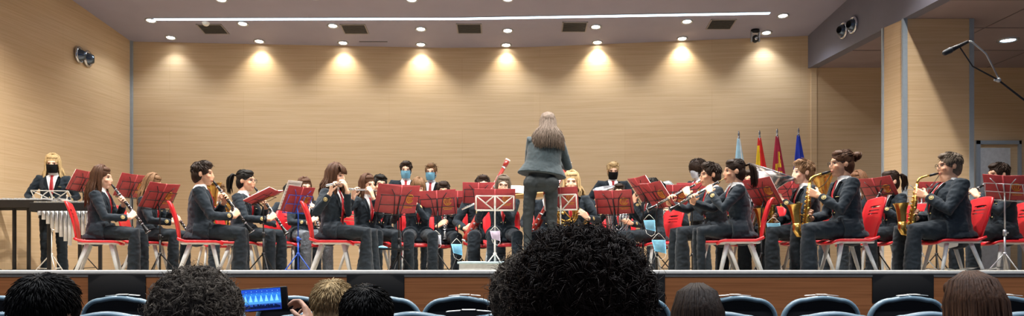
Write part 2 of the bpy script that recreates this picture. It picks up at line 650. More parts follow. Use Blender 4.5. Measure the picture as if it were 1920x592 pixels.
limb(bm, [((0, -.06, -.155), .028), ((0, -.085, -.16), .03)], 14, caps=1)
build('camera_lens', bm, M_CHROME, t)


# jet nozzles: pairs of chrome rings with dark swivelling throats
def nozzle(loc, nrm, label, r=.085):
    z = V(nrm).normalized()
    x = V((0, 0, 1)).cross(z).normalized()
    y = z.cross(x)
    M = Matrix(((x.x, y.x, z.x, loc[0]), (x.y, y.y, z.y, loc[1]), (x.z, y.z, z.z, loc[2]), (0, 0, 0, 1)))
    t = empty('air_nozzle', M, label, 'air nozzle', 'round air nozzles')
    bm = bmesh.new()
    lathe(bm, [(r * 1.5, 0), (r * 1.55, .02), (r * 1.4, .035), (r * 1.15, .03), (r * 1.0, .01)], 28)
    build('nozzle_ring', bm, M_CHROME, t)
    bm = bmesh.new()
    Q = Matrix.Rotation(R(18), 4, 'Y')
    lathe(bm, [(r * 1.12, -.02), (r * 1.0, .05), (r * .72, .095), (r * .62, .10)], 28, Q)
    build('nozzle_eye', bm, mat('dark_chrome', '#5d6a7a', .25, .9), t)
    bm = bmesh.new()
    lathe(bm, [(r * .62, .10), (r * .5, .04), (0, .02)], 28, Q)
    build('throat', bm, M_BLACKMATT, t)


for px, py, lb in ((147, 103, 'left chrome air nozzle of the pair high on the left wall'), (163, 110, 'right chrome air nozzle of the pair high on the left wall')):
    # the point of the left wall that this pixel shows
    k = (px - 960) / F
    y = (-6.474 - .0987 * 13.6) / (k - .0987)
    p = at(px, py, y)
    nozzle((lx(y) + .002, y, p.z), (1, .0987, 0), lb)
for px, py, lb in ((1583, 57, 'left chrome air nozzle of the pair on the grey beam'), (1601, 47, 'right chrome air nozzle of the pair on the grey beam')):
    k = (px - 960) / F
    y = (4.943 + .079 * 13.36) / (k + .079)
    p = at(px, py, y)
    nozzle((fx(y) - .002, y, p.z), (-1, -.079, 0), lb)

# ------------------------------------------------------------------ people
def ik(S, W, a, b, pole):
    d = W - S
    L = min(d.length, a + b - .004)
    L = max(L, .12)
    d.normalize()
    W = S + d * L
    x = (a * a - b * b + L * L) / (2 * L)
    h = math.sqrt(max(a * a - x * x, 0))
    p = pole - d * pole.dot(d)
    p = p.normalized() if p.length > 1e-4 else d.orthogonal().normalized()
    return S + d * x + p * h, W


def hand(bm, W, d, n, right, curl=42, thumb=1.0, sz=1.0):
    u = d.normalized()
    n = (n - u * n.dot(u)).normalized()
    w = u.cross(n) * (1 if right else -1)
    offs = (.030, .010, -.011, -.030)
    kn = (.086, .090, .086, .078)
    ln = (.95, 1.05, .98, .80)
    for i in range(4):
        K = W + (u * kn[i] + w * offs[i]) * sz
        limb(bm, [(W + w * offs[i] * .55 * sz, .0155 * sz), (K, .0115 * sz)], 7, capseg=2)
        a = 0
        p = K
        pts = [(p, .0100 * sz)]
        for L, c, r in ((.042, .55, .0095), (.027, 1.1, .0088), (.021, .8, .0078)):
            a += R(curl) * c
            p = p + (u * math.cos(a) + n * math.sin(a)) * L * ln[i] * sz + w * offs[i] * .06
            pts.append((p, r * sz))
        limb(bm, pts, 7, capseg=2)
    b = W + (u * .022 + w * .024 + n * .006) * sz
    p1 = b + (u * .60 + w * .58 * thumb + n * .50).normalized() * .044 * sz
    p2 = p1 + (u * .85 + w * .05 * thumb + n * .52).normalized() * .032 * sz
    limb(bm, [(W, .015 * sz), (b, .0145 * sz), (p1, .0115 * sz), (p2, .009 * sz)], 7, capseg=2)


def head_shapes(bm, M, sex, fat=0):
    j = .9 if sex == 'f' else 1.0
    ball(bm, (0, .012, .03), (.075, .095, .088), M, 3)
    ball(bm, (0, -.020, -.030), (.060 * (1 + .12 * fat), .074, .085), M, 3)
    ball(bm, (0, -.061, -.092), (.028 * j * (1 + .3 * fat), .030, .022), M, 2)
    ball(bm, (0, -.01, -.075), (.050 * j * (1 + .25 * fat), .055, .035), M, 2)
    limb(bm, [(M @ V((0, -.087, .018)), .0080), (M @ V((0, -.104, -.022)), .0105), (M @ V((0, -.096, -.032)), .0135)], 7)
    ball(bm, (0, -.090, -.056), (.025, .013, .008), M, 2)
    ball(bm, (0, -.088, -.069), (.022, .013, .0085), M, 2)
    limb(bm, [(M @ V((-.04, -.073, .032)), .010), (M @ V((0, -.082, .030)), .009), (M @ V((.04, -.073, .032)), .010)], 7)
    for s in (-1, 1):
        ball(bm, (s * .074, .018, -.004), (.011, .020, .032), M, 2)
        ball(bm, (s * .040, -.060, -.025), (.024, .024, .022), M, 2)


def paint_face(me, M, browtone, lips=(.86, .50, .50), beard=0):
    import numpy as np
    n = len(me.vertices)
    co = np.empty(n * 3, 'f')
    me.vertices.foreach_get('co', co)
    co = co.reshape(-1, 3)
    Mi = np.array(M.inverted())
    p = co @ Mi[:3, :3].T + Mi[:3, 3]
    x, y, z = abs(p[:, 0]), p[:, 1], p[:, 2]
    near = (abs(p) < .16).all(1)
    front = near & (y < -.035)
    t = np.ones((n, 4), 'f')

    def setc(mask, c):
        t[mask, :3] = c
    setc(front & (((x - .045) / .028) ** 2 + ((z + .03) / .025) ** 2 < 1), (1.02, .90, .87))
    if beard:
        setc(near & (y < .0) & (z < -.045) & (z > -.13), (1 - .45 * beard, 1 - .5 * beard, 1 - .5 * beard))
    setc(front & ((x / .024) ** 2 + ((z + .062) / .0115) ** 2 < 1), lips)
    setc(front & (((x - .032) / .020) ** 2 + ((z - .012) / .013) ** 2 < 1), (.74, .64, .62))  # eye socket is not carved, its shade goes into the tone
    setc(front & (((x - .032) / .016) ** 2 + ((z - .011) / .0085) ** 2 < 1), (.95, 1.08, 1.2))
    setc(front & (abs(x - .032) < .0085) & (abs(z - .011) < .009), (.12, .10, .10))
    setc(front & (((x - .032) / .018) ** 2 + ((z - .019) / .0035) ** 2 < 1), (.2, .15, .14))
    setc(front & (((x - .033) / .021) ** 2 + ((z - .036 + (x - .033) * .12) / .0058) ** 2 < 1), (browtone,) * 3)
    a = me.color_attributes.new('tone', 'FLOAT_COLOR', 'POINT')
    a.data.foreach_set('color', t.ravel())


def noisy(bm_verts, amp, freq, seed=0):
    for v_ in bm_verts:
        d = noise.noise_vector(v_.co * freq + V((seed * 3.1, seed, 0)))
        v_.co += d * amp


def cap_shapes(bm, M, style, vol):
    """the mass of hair on the skull, in head coordinates"""
    ball(bm, (0, .020, .044), (.083 * vol, .099 * vol, .087 * vol), M, 4)
    ball(bm, (0, .048, -.015), (.079 * vol, .070 * vol, .096 * vol), M, 3)
    if style in ('short', 'quiff', 'kid'):
        ball(bm, (0, -.028, .098), (.058, .060, .036 if style != 'quiff' else .046), M, 3)
        for s in (-1, 1):
            ball(bm, (s * .062, -.012, .035), (.022, .045, .050), M, 2)
            ball(bm, (s * .071, -.010, .010), (.010, .012, .030), M, 2)
    else:
        ball(bm, (0, -.020, .094), (.068, .056, .037), M, 3)
        for s in (-1, 1):
            if style in ('pony', 'bun'):
                ball(bm, (s * .062, .030, .035), (.020, .050, .055), M, 3)
            else:
                ball(bm, (s * .066, .016, .02), (.020, .046, .062), M, 3)


def strand(bm, pts, r0, r1, seg=5):
    n = len(pts)
    limb(bm, [(p, r0 + (r1 - r0) * (i / (n - 1)) ** 1.5) for i, p in enumerate(pts)], seg, caps=1)


def fast_strands(bm, lines, w0, w1):
    """many thin three sided strands at once"""
    import numpy as np
    A = np.array(lines, 'f')                       # n, k, 3
    n, k, _ = A.shape
    T = np.gradient(A, axis=1)
    T /= np.linalg.norm(T, axis=2, keepdims=True) + 1e-9
    ref = np.array((.31, .77, .55), 'f')
    U = np.cross(T, ref)
    U /= np.linalg.norm(U, axis=2, keepdims=True) + 1e-9
    W = np.cross(T, U)
    r = (w0 + (w1 - w0) * np.linspace(0, 1, k) ** 1.5)[None, :, None]
    P = np.stack([A + r * (U * math.cos(q) + W * math.sin(q)) for q in (0, 2.0944, 4.1888)], axis=2).reshape(-1, 3)
    base = np.arange(n * k * 3).reshape(n, k, 3)
    F_ = np.stack([np.stack([base[:, :-1, q], base[:, :-1, (q + 1) % 3], base[:, 1:, (q + 1) % 3], base[:, 1:, q]], -1) for q in range(3)], 2).reshape(-1, 4)
    me = bpy.data.meshes.new('t')
    me.from_pydata(P.tolist(), [], F_.tolist())
    bm.from_mesh(me)
    bpy.data.meshes.remove(me)


def hair(parent, M, style, col, seed=0, length=.30, detail=1.0, vol=1.0, front=False):
    rnd = random.Random(seed)
    m = hair_mat(col)
    bm = bmesh.new()
    cap_shapes(bm, M, style, vol)
    noisy(bm.verts, .006 if style in ('short', 'quiff', 'kid') else .004, 38, seed)
    Mi = M.to_3x3()
    down = V((0, 0, -1))
    if style in ('short', 'quiff', 'kid'):
        crown = V((0, .055, .125))
        fine = detail >= 2.5
        for i in range(int(380 * detail * (3 if fine else 1))):
            a, e = rnd.uniform(0, 2 * math.pi), math.asin(rnd.uniform(-.55, 1))
            nrm = V((math.sin(a) * math.cos(e), -math.cos(a) * math.cos(e), math.sin(e)))
            if (nrm.y < -.50 and nrm.z < .66) or (nrm.y < .2 and nrm.z < -.05):
                continue
            p = V((nrm.x * .081 * vol, .022 + nrm.y * .098 * vol, .044 + nrm.z * .086 * vol))
            t_ = p - crown
            t_ = (t_ - nrm * t_.dot(nrm))
            t_ = t_.normalized() if t_.length > .01 else V((0, -1, 0))
            up = nrm.z > .55 and nrm.y < .2
            if up:
                t_ = (t_ + V((.35, -.6, 0))).normalized()
            lift = (.45 if style == 'quiff' and up else .16) + rnd.uniform(-.06, .12)
            d = (t_ + nrm * lift + V((rnd.uniform(-.2, .2), rnd.uniform(-.2, .2), 0))) * rnd.uniform(.022, .040) * (1.35 if up else 1)
            strand(bm, [M @ (p - t_ * .006), M @ (p + d * .55 + nrm * .003), M @ (p + d - nrm * .002)], .0024 if fine else .0052, .0008, 4)
    if style == 'curly':
        lines = []
        for i in range(int(520 * detail)):
            a, e = rnd.uniform(0, 2 * math.pi), math.asin(rnd.uniform(-.80, 1.0))
            nrm = V((math.sin(a) * math.cos(e), -math.cos(a) * math.cos(e), math.sin(e)))
            if nrm.y < -.45 and nrm.z < .6:
                continue
            lift = rnd.uniform(.94, 1.10)
            p = V((nrm.x * .082 * vol * lift, .022 + nrm.y * .096 * vol * lift, .036 + nrm.z * .086 * vol * lift))
            rv = V((rnd.uniform(-1, 1), rnd.uniform(-1, 1), rnd.uniform(-1.6, .5)))
            tg = rv - nrm * rv.dot(nrm)
            ax = (tg.normalized() + nrm * rnd.uniform(-.25, .14)).normalized()
            b1 = ax.orthogonal().normalized()
            b2 = ax.cross(b1)
            L, hr = rnd.uniform(.035, .075) * vol, rnd.uniform(.005, .010)
            nt, ph = rnd.uniform(1.4, 3.0), rnd.uniform(0, 6.28)
            N = 15
            pts = []
            for q in range(N):
                f_ = q / (N - 1)
                an = ph + f_ * nt * 6.283
                pts.append(M @ (p + ax * L * (f_ - .3) - nrm * .03 * (f_ - .3) ** 2 + (b1 * math.cos(an) + b2 * math.sin(an)) * hr))
            if detail <= 1.2:
                strand(bm, pts, .0042, .002, 4)
            else:
                for q in range(9):
                    o_ = V((rnd.uniform(-1, 1), rnd.uniform(-1, 1), rnd.uniform(-1, 1))) * .0055
                    lines.append([tuple(p_ + o_ * (.3 + u_ / N)) for u_, p_ in enumerate(pts)])
        if lines:
            fast_strands(bm, lines, .0009, .0005)
        for i in range(int(120 * detail)):            # loose wisps
            a, e = rnd.uniform(0, 2 * math.pi), math.asin(rnd.uniform(-.5, 1.0))
            nrm = V((math.sin(a) * math.cos(e), -math.cos(a) * math.cos(e), math.sin(e)))
            if nrm.y < -.45 and nrm.z < .6:
                continue
            p = V((nrm.x * .085 * vol, .022 + nrm.y * .099 * vol, .036 + nrm.z * .089 * vol))
            rv = V((rnd.uniform(-1, 1), rnd.uniform(-1, 1), rnd.uniform(-1, 1))) * .6
            d1 = (nrm + rv).normalized() * rnd.uniform(.015, .035)
            d2 = (rv * 1.4 - nrm * .3).normalized() * rnd.uniform(.01, .03)
            strand(bm, [M @ p, M @ (p + d1), M @ (p + d1 + d2 * .6), M @ (p + d1 * .9 + d2)], .0007, .0003, 3)
    if style in ('long', 'wavy', 'half'):
        fine = detail >= 2.5
        n = int(64 * detail * (3 if fine else 1))
        for i in range(n):
            th = R(rnd.uniform(46 if front else 62, 360 - (46 if front else 62)))
            s, c = math.sin(th), -math.cos(th)
            k = rnd.uniform(.97, 1.10)
            tp = rnd.uniform(0, .35)
            L = length * rnd.uniform(.78, 1.06)
            pts = [V((s * .02, c * .02 + .01, .135 * k)), V((s * .062 * k, .012 + c * .068 * k, .108 * k)), V((s * .084 * k, .018 + c * .094 * k, .045)), V((s * .088 * k, .022 + c * .094 * k, -.03))]
            P = [M @ p for p in pts]
            q = P[-1]
            out = Mi @ V((s, c, 0))
            out.z = 0
            ph = rnd.uniform(0, 6.28)
            for t in range(1, 7):
                f_ = t / 6
                wv = math.sin(ph + f_ * 9) * (.016 if style == 'wavy' else .005)
                spread = (.085 if style == 'half' else .05) * math.sin(min(1, f_ * 1.4) * 1.5708) * (1.1 if c > 0 else .35)
                P.append(q + down * L * f_ + out * (spread + wv) + V((wv * .6, 0, 0)) + V((rnd.uniform(-.004, .004), rnd.uniform(-.004, .004), 0)))
            strand(bm, P, rnd.uniform(.010, .015) * (.42 if fine else 1), .0022 if not fine else .0012, 5)
    if style in ('pony', 'bun'):
        for i in range(int(70 * detail)):
            th = R(rnd.uniform(30, 330))
            s, c = math.sin(th), -math.cos(th)
            e = rnd.uniform(.2, 1.3)
            p = V((s * .084 * math.cos(e), .02 + c * .10 * math.cos(e), .044 + .089 * math.sin(e)))
            b = V((0, .118, .055))
            mid = (p + b) / 2
            mid = V((0, .02, .044)) + (mid - V((0, .02, .044))).normalized() * .101
            strand(bm, [M @ p, M @ mid, M @ b], .006, .003, 4)
        b = M @ V((0, .122, .055))
        back = Mi @ V((0, 1, 0))
        if style == 'bun':
            ball(bm, b + back * .028 + V((0, 0, .01)), (.042, .042, .040), None, 3)
            for i in range(26):
                a = rnd.uniform(0, 6.28)
                q = b + back * .028
                r_ = rnd.uniform(.03, .046)
                e1, e2 = V((1, 0, 0)), V((0, .3, 1))
                strand(bm, [q + (e1 * math.cos(a + t) + e2 * math.sin(a + t)) * r_ + back * rnd.uniform(-.02, .02) for t in (0, .5, 1, 1.5)], .006, .002, 4)
        else:
            for i in range(int(34 * detail)):
                a = rnd.uniform(0, 6.28)
                jx = V((math.cos(a), math.sin(a), 0)) * rnd.uniform(0, .030)
                L = length * rnd.uniform(.7, 1.05)
                P = [b, b + back * .045 + V((0, 0, .015)) + jx * .4]
                for t in range(1, 6):
                    f_ = t / 5
                    P.append(b + back * (.060 + .03 * math.sin(f_ * 2.2)) + down * (L * f_ - .01) + jx * (1 + .3 * f_) + V((math.sin(f_ * 8 + a) * .006, 0, 0)))
                strand(bm, P, .011, .002, 5)
    if front:                                    # fringe over the forehead
        for i in range(18):
            x = -.055 + .11 * i / 17
            P = [V((x * .5, -.03, .132)), V((x * .9, -.078, .098)), V((x, -.094, .060)), V((x * 1.05, -.097, .034 + rnd.uniform(-.006, .006)))]
            strand(bm, [M @ p for p in P], .009, .003, 4)
    return build('hair', bm, m, parent)


def face_grid(M, off, z0, z1, w, nz=8, nx=13, pleat=0):
    """patch that hugs the lower face"""
    bm = bmesh.new()
    G = []
    for j in range(nz + 1):
        z = z0 + (z1 - z0) * j / nz
        row = []
        for i in range(nx):
            a = -w + 2 * w * i / (nx - 1)
            x = .076 * math.sin(a)
            prof = .098 + .018 * math.exp(-((z + .022) / .022) ** 2) * math.exp(-(a / .45) ** 2)
            y = -prof * math.cos(a) * (1 - .25 * max(0, (-z - .06) / .06)) - off
            row.append(bm.verts.new(M @ V((x * (1 - .12 * max(0, (-z - .05) / .06)), y, z + pleat * .0))))
        G.append(row)
    for A, B in zip(G, G[1:]):
        for i in range(nx - 1):
            bm.faces.new((A[i], A[i + 1], B[i + 1], B[i]))
    return bm


def mask_on_face(parent, M, m):
    bm = face_grid(M, .012, -.112, .004, 1.15)
    r = bmesh.ops.solidify(bm, geom=bm.faces[:], thickness=.003)
    for s in (-1, 1):
        for z in (-.085, 0):
            limb(bm, [(M @ V((s * .058, -.050, z)), .002), (M @ V((s * .078, -.01, z * .6)), .002), (M @ V((s * .080, .030, -.01)), .002)], 4, caps=1)
    build('face_mask', bm, m, parent)


def glasses_on(parent, M, m):
    g = bmesh.new()
    for s in (-1, 1):
        ringtube(g, (s * .033, -.099, .008), .027, .0020, M, 18, 0, 360, (1, .78))
        limb(g, [(M @ V((s * .059, -.096, .014)), .0022), (M @ V((s * .078, -.06, .016)), .0022), (M @ V((s * .080, .025, .010)), .002)], 5, caps=1)
    limb(g, [(M @ V((-.008, -.102, .012)), .0022), (M @ V((.008, -.102, .012)), .0022)], 5, caps=1)
    build('glasses', g, m, parent)


def wrinkle(me, fr, amp, seed=0):
    """soft folds of cloth"""
    import numpy as np
    n = len(me.vertices)
    co = np.empty(n * 3, 'f')
    nr = np.empty(n * 3, 'f')
    me.vertices.foreach_get('co', co)
    me.vertices.foreach_get('normal', nr)
    a = (co.reshape(-1, 3) * np.array(fr) + np.array((seed, 0, 0))).tolist()
    w = np.array([max(-.55, .5 * noise.noise(q) + .45 - 1.5 * abs(noise.noise((q[0] * 1.15 + q[2] * .5, q[1] * 1.15, q[2] * 1.3 - q[0] * .6)))) for q in a], 'f') * amp
    co += nr * np.repeat(w, 3)
    me.vertices.foreach_set('co', co)
    me.update()


PEOPLE = {}


def person(key, px, ytop, yaw, label, sit=True, k=None, Y=None, sex='m', lean=6, twist=0, roll=0, hyaw=0, hpitch=4, hroll=0, hairdo=('short', 'dark'), hairlen=.3,
           skin='mid', inst=None, ang=38, glasses=False, mask=None, floor=0, fat=0, group='seated musicians', arms=None, knees=None, shirt=True, tie=True, tieout=0,
           jacket=None, trouser=None, vox=.0062, flare=0, slim=0, detail=1.0, vol=1.0, fringe=False, beard=0, curl=42, instpos=(0, 0, 0), base=0, feet=True, hem=0, name='person', pole=None, seatz=.455, jrings=None):
    k0 = k or 1.0
    seat = seatz / k0
    H = .93 if not sit else seat + .09
    P0 = V((0, .04 if sit else 0, H))
    MC = Matrix.Translation(P0) @ Matrix.Rotation(R(twist), 4, 'Z') @ Matrix.Rotation(R(lean), 4, 'X') @ Matrix.Rotation(R(roll), 4, 'Y')
    N = MC @ V((0, 0, .47))
    MH = Matrix.Translation(N + V((0, 0, .0)) + MC.to_3x3() @ V((0, -.018, .131))) @ Matrix.Rotation(R(hyaw + twist), 4, 'Z') @ Matrix.Rotation(R(hpitch), 4, 'X') @ Matrix.Rotation(R(hroll), 4, 'Y')
    htop = MH @ V((0, .01, .118))
    hz = htop.z + .012 + .07 * (vol - 1)
    # size and distance from the photograph
    if Y is None:
        s = (HZ - ytop) / (floor + base + k0 * hz - CZ)
        Y = F / s
    else:
        s = F / Y
        if k is None:
            k0 = ((HZ - ytop) / s + CZ - floor - base) / hz
    yw = R(yaw)
    Rz = Matrix.Rotation(yw, 4, 'Z')
    hc = Rz @ (MH.translation * k0)
    wx = (px - 960) / F * Y
    M = Matrix.Translation((wx - hc.x, Y - hc.y, floor + base)) @ Rz @ Matrix.Scale(k0, 4)
    root = empty(name, M, label, 'person', group)
    PEOPLE[key] = dict(root=root, M=M, Y=Y, yaw=yaw, k=k0, s=s, x=M.translation.x, y=M.translation.y)
    f = sex == 'f'
    sw = .158 if f else .178
    sw *= 1 + .10 * fat
    mouth = MH @ V((0, -.104, -.062))
    # instrument pose and hands, all in the person's own coordinates
    grip = {}
    if inst:
        I = Matrix.Translation(mouth + V(instpos))
        if inst in ('clarinet', 'oboe', 'bass_clarinet'):
            I = I @ Matrix.Rotation(R(twist * .5 + hyaw * .6), 4, 'Z') @ Matrix.Rotation(R(-ang), 4, 'X')
        elif inst == 'flute':
            I = I @ Matrix.Rotation(R(twist + hyaw + 12), 4, 'Z') @ Matrix.Rotation(R(-ang), 4, 'Y')
        elif inst == 'saxophone':
            I = I @ Matrix.Rotation(R(twist * .5 + hyaw), 4, 'Z') @ Matrix.Rotation(R(-ang), 4, 'X')
        elif inst == 'trumpet':
            I = I @ Matrix.Rotation(R(twist + hyaw), 4, 'Z') @ Matrix.Rotation(R(ang), 4, 'X')
        else:
            I = I @ Matrix.Rotation(R(twist), 4, 'Z')
        PEOPLE[key]['inst'] = M @ I
        for sd in 'LR':
            w_, d_, n_ = GRIPS[inst][sd]
            I3 = I.to_3x3()
            grip[sd] = (I @ V(w_), I3 @ V(d_), I3 @ V(n_))
    if arms:
        for sd in arms:
            grip[sd] = tuple(V(q) for q in arms[sd])
    J = {}
    for sd, sg in (('L', 1), ('R', -1)):
        S = MC @ V((sg * sw, -.005, .405))
        if sd not in grip:
            if sit:
                grip[sd] = (V((sg * .15, -.22, seat + .20)), V((-sg * .25, -.9, -.2)), V((0, -.1, -1)))
            else:
                grip[sd] = (V((sg * .26, -.10, .86)), V((0, -.25, -1)), V((-sg, 0, 0)))
        W, d_, n_ = grip[sd]
        pl = V((sg * .75, .25, -1.0)) if pole is None else V(pole[sd])
        E, W2 = ik(S, W, .285, .255, pl)
        J[sd] = (S, E, W2, d_, n_)
    # legs
    if sit:
        kn = knees or ((.15, -.40), (-.15, -.40))
        legs = []
        for (kx, ky), sg in zip([q[:2] for q in kn[:2]], (1, -1)):
            hip = V((sg * .09, .03, seat + .085))
            kneeP = V((kx, ky, seat + .075))
            d_ = kneeP - hip
            kneeP = hip + d_.normalized() * .43
            kneeP.z = seat + .07
            fy = kneeP.y - .02 + (kn[0 if sg > 0 else 1][2] if len(kn[0 if sg > 0 else 1]) > 2 else 0)
            legs.append((hip, kneeP, V((kneeP.x * 1.02, fy + .03, .085))))
    else:
        legs = []
        for sg in (1, -1):
            legs.append((V((sg * .09, .0, .90)), V((sg * .095, -.01, .49)), V((sg * .10, .02, .085))))
        if knees:
            legs = [tuple(V(q) for q in L) for L in knees]
    # --- continuous body
    bm = bmesh.new()
    tr = [(-.06, .13, .09), (.05, .125, .085), (.18, .125, .085), (.30, .135, .09), (.40, .12, .075), (.46, .055, .05)]
    limb(bm, [(MC @ V((0, .0, z)), (a, b)) for z, a, b in tr], 16, MC.to_3x3() @ V((1, 0, 0)))
    limb(bm, [(MC @ V((0, .01, .40)), .06), (N, .056), (MH @ V((0, .018, -.05)), .054), (MH @ V((0, .012, 0)), .05)], 12)
    if fat:
        ball(bm, MH @ V((0, -.03, -.115)), .05 + .01 * fat, None, 2)
    head_shapes(bm, MH, sex, fat)
    for sd, sg in (('L', 1), ('R', -1)):
        S, E, W, d_, n_ = J[sd]
        limb(bm, [(MC @ V((sg * .08, 0, .38)), .05), (S, .044), (S.lerp(E, .5), .036), (E, .029), (E.lerp(W, .3), .032), (E.lerp(W, .8), .027), (W, .0235)], 10)
        if not (key.startswith('aud') and sd not in (arms or {})):
            hand(bm, W, d_, n_, sd == 'R', curl, sz=.94 if f else 1.0)
    for hip, kp, ank in legs:
        q_ = .76 if slim else .92
        limb(bm, [(MC @ V((0, 0, -.02)), .08 * q_), (hip, .075 * q_), (hip.lerp(kp, .5), .068 * q_), (kp, .05 * q_), (kp.lerp(ank, .3), .05 * q_), (ank, .034 * q_)], 10)
        limb(bm, [(ank, .036), (ank + V((0, .02, -.045)), .032), (ank + V((0, -.11, -.055)), .028)], 8)
    me = bake(bm, vox, 2)
    paint_face(me, MH, .30 if hairdo[1] not in ('blond', 'silver', 'grey') else .62, beard=beard)
    mesh_obj('body', me, SKIN[skin], root)
    # --- trousers
    tm = trouser or M_TROUSER
    bm = bmesh.new()
    a_, b_ = (.158, .115) if f else (.155, .118)
    a_ *= 1 + .15 * fat
    b_ *= 1 + .3 * fat
    limb(bm, [(P0 + V((0, .01, -.05)), (a_, b_)), (MC @ V((0, 0, .06)), (a_ * .92, b_ * .95))], 18, V((1, 0, 0)))
    kr = (.068 if f else .074) if not slim else .056
    cr = (.063 if f else .072) if not slim else .047
    hr = (.070 if f else .078) + flare if not slim else .040
    for (hip, kp, ank), sg in zip(legs, (1, -1)):
        th = (.092 if f else .096) * (1 + .15 * fat) if not slim else (.082 if sit else .076)
        limb(bm, [(hip, th), (hip.lerp(kp, .5), th * .9), (kp, kr * 1.08), (kp.lerp(ank, .4), cr * 1.02), (kp.lerp(ank, .95), hr), (V((ank.x, ank.y, .05)), hr)], 12, caps=2)
        if sit:
            limb(bm, [(hip + V((-hip.x * .5, 0, -.0)), .07), (hip.lerp(kp, .3), .075)], 10)
        elif slim:
            ball(bm, hip + V((0, .055, -.015)), (.092, .085, .095), None, 2)
    me = bake(bm, .010, 4)
    wrinkle(me, (12, 12, 17), .0075)
    mesh_obj('trousers', me, tm, root)
    # --- shoes
    if feet:
        for hip, kp, ank in legs:
            bm = bmesh.new()
            ft = ank - V((0, 0, .085))
            limb(bm, [(ft + V((0, .045, .035)), (.036, .035)), (ft + V((0, -.03, .04)), (.042, .040)), (ft + V((0, -.12, .028)), (.046, .030)), (ft + V((0, -.19, .018)), (.034, .020))], 12, V((1, 0, 0)))
            lo = ft.z if not sit and knees else 0
            for v_ in bm.verts:
                v_.co.z = max(v_.co.z, lo)
            build('shoe', bm, M_SHOE, root)
    # --- shirt
    rings = [(-.02, .165, .115), (.08, .150, .108), (.18, .152, .112), (.28, .168, .122), (.37, .165, .105), (.43, .125, .082), (.47, .060, .058)] if f else \
        [(-.02, .172, .122), (.10, .165, .118), (.22, .176, .124), (.33, .188, .122), (.40, .170, .098), (.445, .12, .08), (.475, .064, .062)]
    if fat:
        rings = [(z, a * (1 + .22 * fat), b * (1 + (.55 if z < .25 else .25) * fat)) for z, a, b in rings]
    X3 = MC.to_3x3() @ V((1, 0, 0))
    yo = -.012 - .03 * fat
    svh = None
    if shirt:
        bm = bmesh.new()
        limb(bm, [(MC @ V((0, yo * (z < .4), z)), (a * .93, b * .93)) for z, a, b in rings[:-1]] + [(MC @ V((0, .0, .455)), (.062, .062))], 20, X3, caps=2)
        limb(bm, [(MC @ V((0, .006, .425)), .070), (MC @ V((0, .0, .470)), .064), (MC @ V((0, .004, .486)), .061)], 18, caps=1)
        me = bake(bm, .009, 2)
        so = mesh_obj('shirt', me, M_SHIRT, root)
        sb = bmesh.new()
        sb.from_mesh(me)
        svt = BVHTree.FromBMesh(sb)
        sb.free()
    # --- jacket
    jm = jacket or M_JACKET
    bm = bmesh.new()
    low = [(-.13 - hem, .190 if f else .185, .138), (-.06, .180, .130)] if not sit else [(-.085, .205, .165), (-.05, .198, .155)]
    if fat:
        low = [(z, a * (1 + .2 * fat), b * (1 + .5 * fat)) for z, a, b in low]
    full = jrings or (low + rings[:-1])
    limb(bm, [(MC @ V((0, yo * (z < .4), z)), (a, b)) for z, a, b in full] + [(MC @ V((0, .004, .452)), (.078, .074))], 22, X3, caps=1)
    for sd, sg in (('L', 1), ('R', -1)):
        S, E, W, d_, n_ = J[sd]
        t_ = (1 + .15 * fat) * (.93 if f else 1.0)
        limb(bm, [(MC @ V((sg * .09, 0, .39)), .064 * t_), (S, .069 * t_), (S.lerp(E, .5), .060 * t_), (E, .052 * t_), (E.lerp(W, .45), .047 * t_), (E.lerp(W, .90), .041 * t_)], 12, caps=1)
    if sit:
        for hip, kp, ank in legs:
            limb(bm, [(hip + V((0, .03, .005)), .110 * (1 + .15 * fat)), (hip.lerp(kp, .30 + .1 * fat), .114 * (1 + .12 * fat))], 14, caps=1)
    me = bake(bm, .0085, 4)
    wrinkle(me, (13, 13, 17), .007 if jrings is None else .003, yaw)
    tb = bmesh.new()
    tb.from_mesh(me)
    avh = BVHTree.FromBMesh(tb)
    tb.free()
    MCi = MC.inverted()
    jb = bmesh.new()
    limb(jb, [(MC @ V((0, yo * (z < .4), z)), (a, b)) for z, a, b in full] + [(MC @ V((0, .004, .452)), (.078, .074))], 40, X3, caps=1)
    jvh = BVHTree.FromBMesh(jb)
    jb.free()
    if shirt:
        jb = bmesh.new()
        jb.from_mesh(me)
        for sg in (-1, 1):
            pl_ = MC.to_3x3() @ V((sg, 0, -.2296))
            bmesh.ops.bisect_plane(jb, geom=jb.verts[:] + jb.edges[:] + jb.faces[:], plane_co=MC @ V((sg * .010, 0, .17)), plane_no=pl_)
        dead = []
        for fc in jb.faces:
            c_ = MCi @ fc.calc_center_median()
            if -.172 - .10 * fat < c_.y < -.015 and c_.z > .12 and abs(c_.x) < .010 + .2296 * (c_.z - .17) and abs(c_.x) < .075:
                dead.append(fc)
        bmesh.ops.delete(jb, geom=dead, context='FACES')
        me2 = bpy.data.meshes.new('jacket')
        jb.to_mesh(me2)
        me = me2
        jb.free()
    jo = mesh_obj('jacket', me, jm, root)

    def surf(tree, x, z, off):
        o_ = MC @ V((x, -.6, z))
        d_ = MC.to_3x3() @ V((0, 1, 0))
        h = tree.ray_cast(o_, d_)
        if h[0] is None:
            return MC @ V((x, -.13, z)), -d_
        return h[0] - d_ * off, h[1]
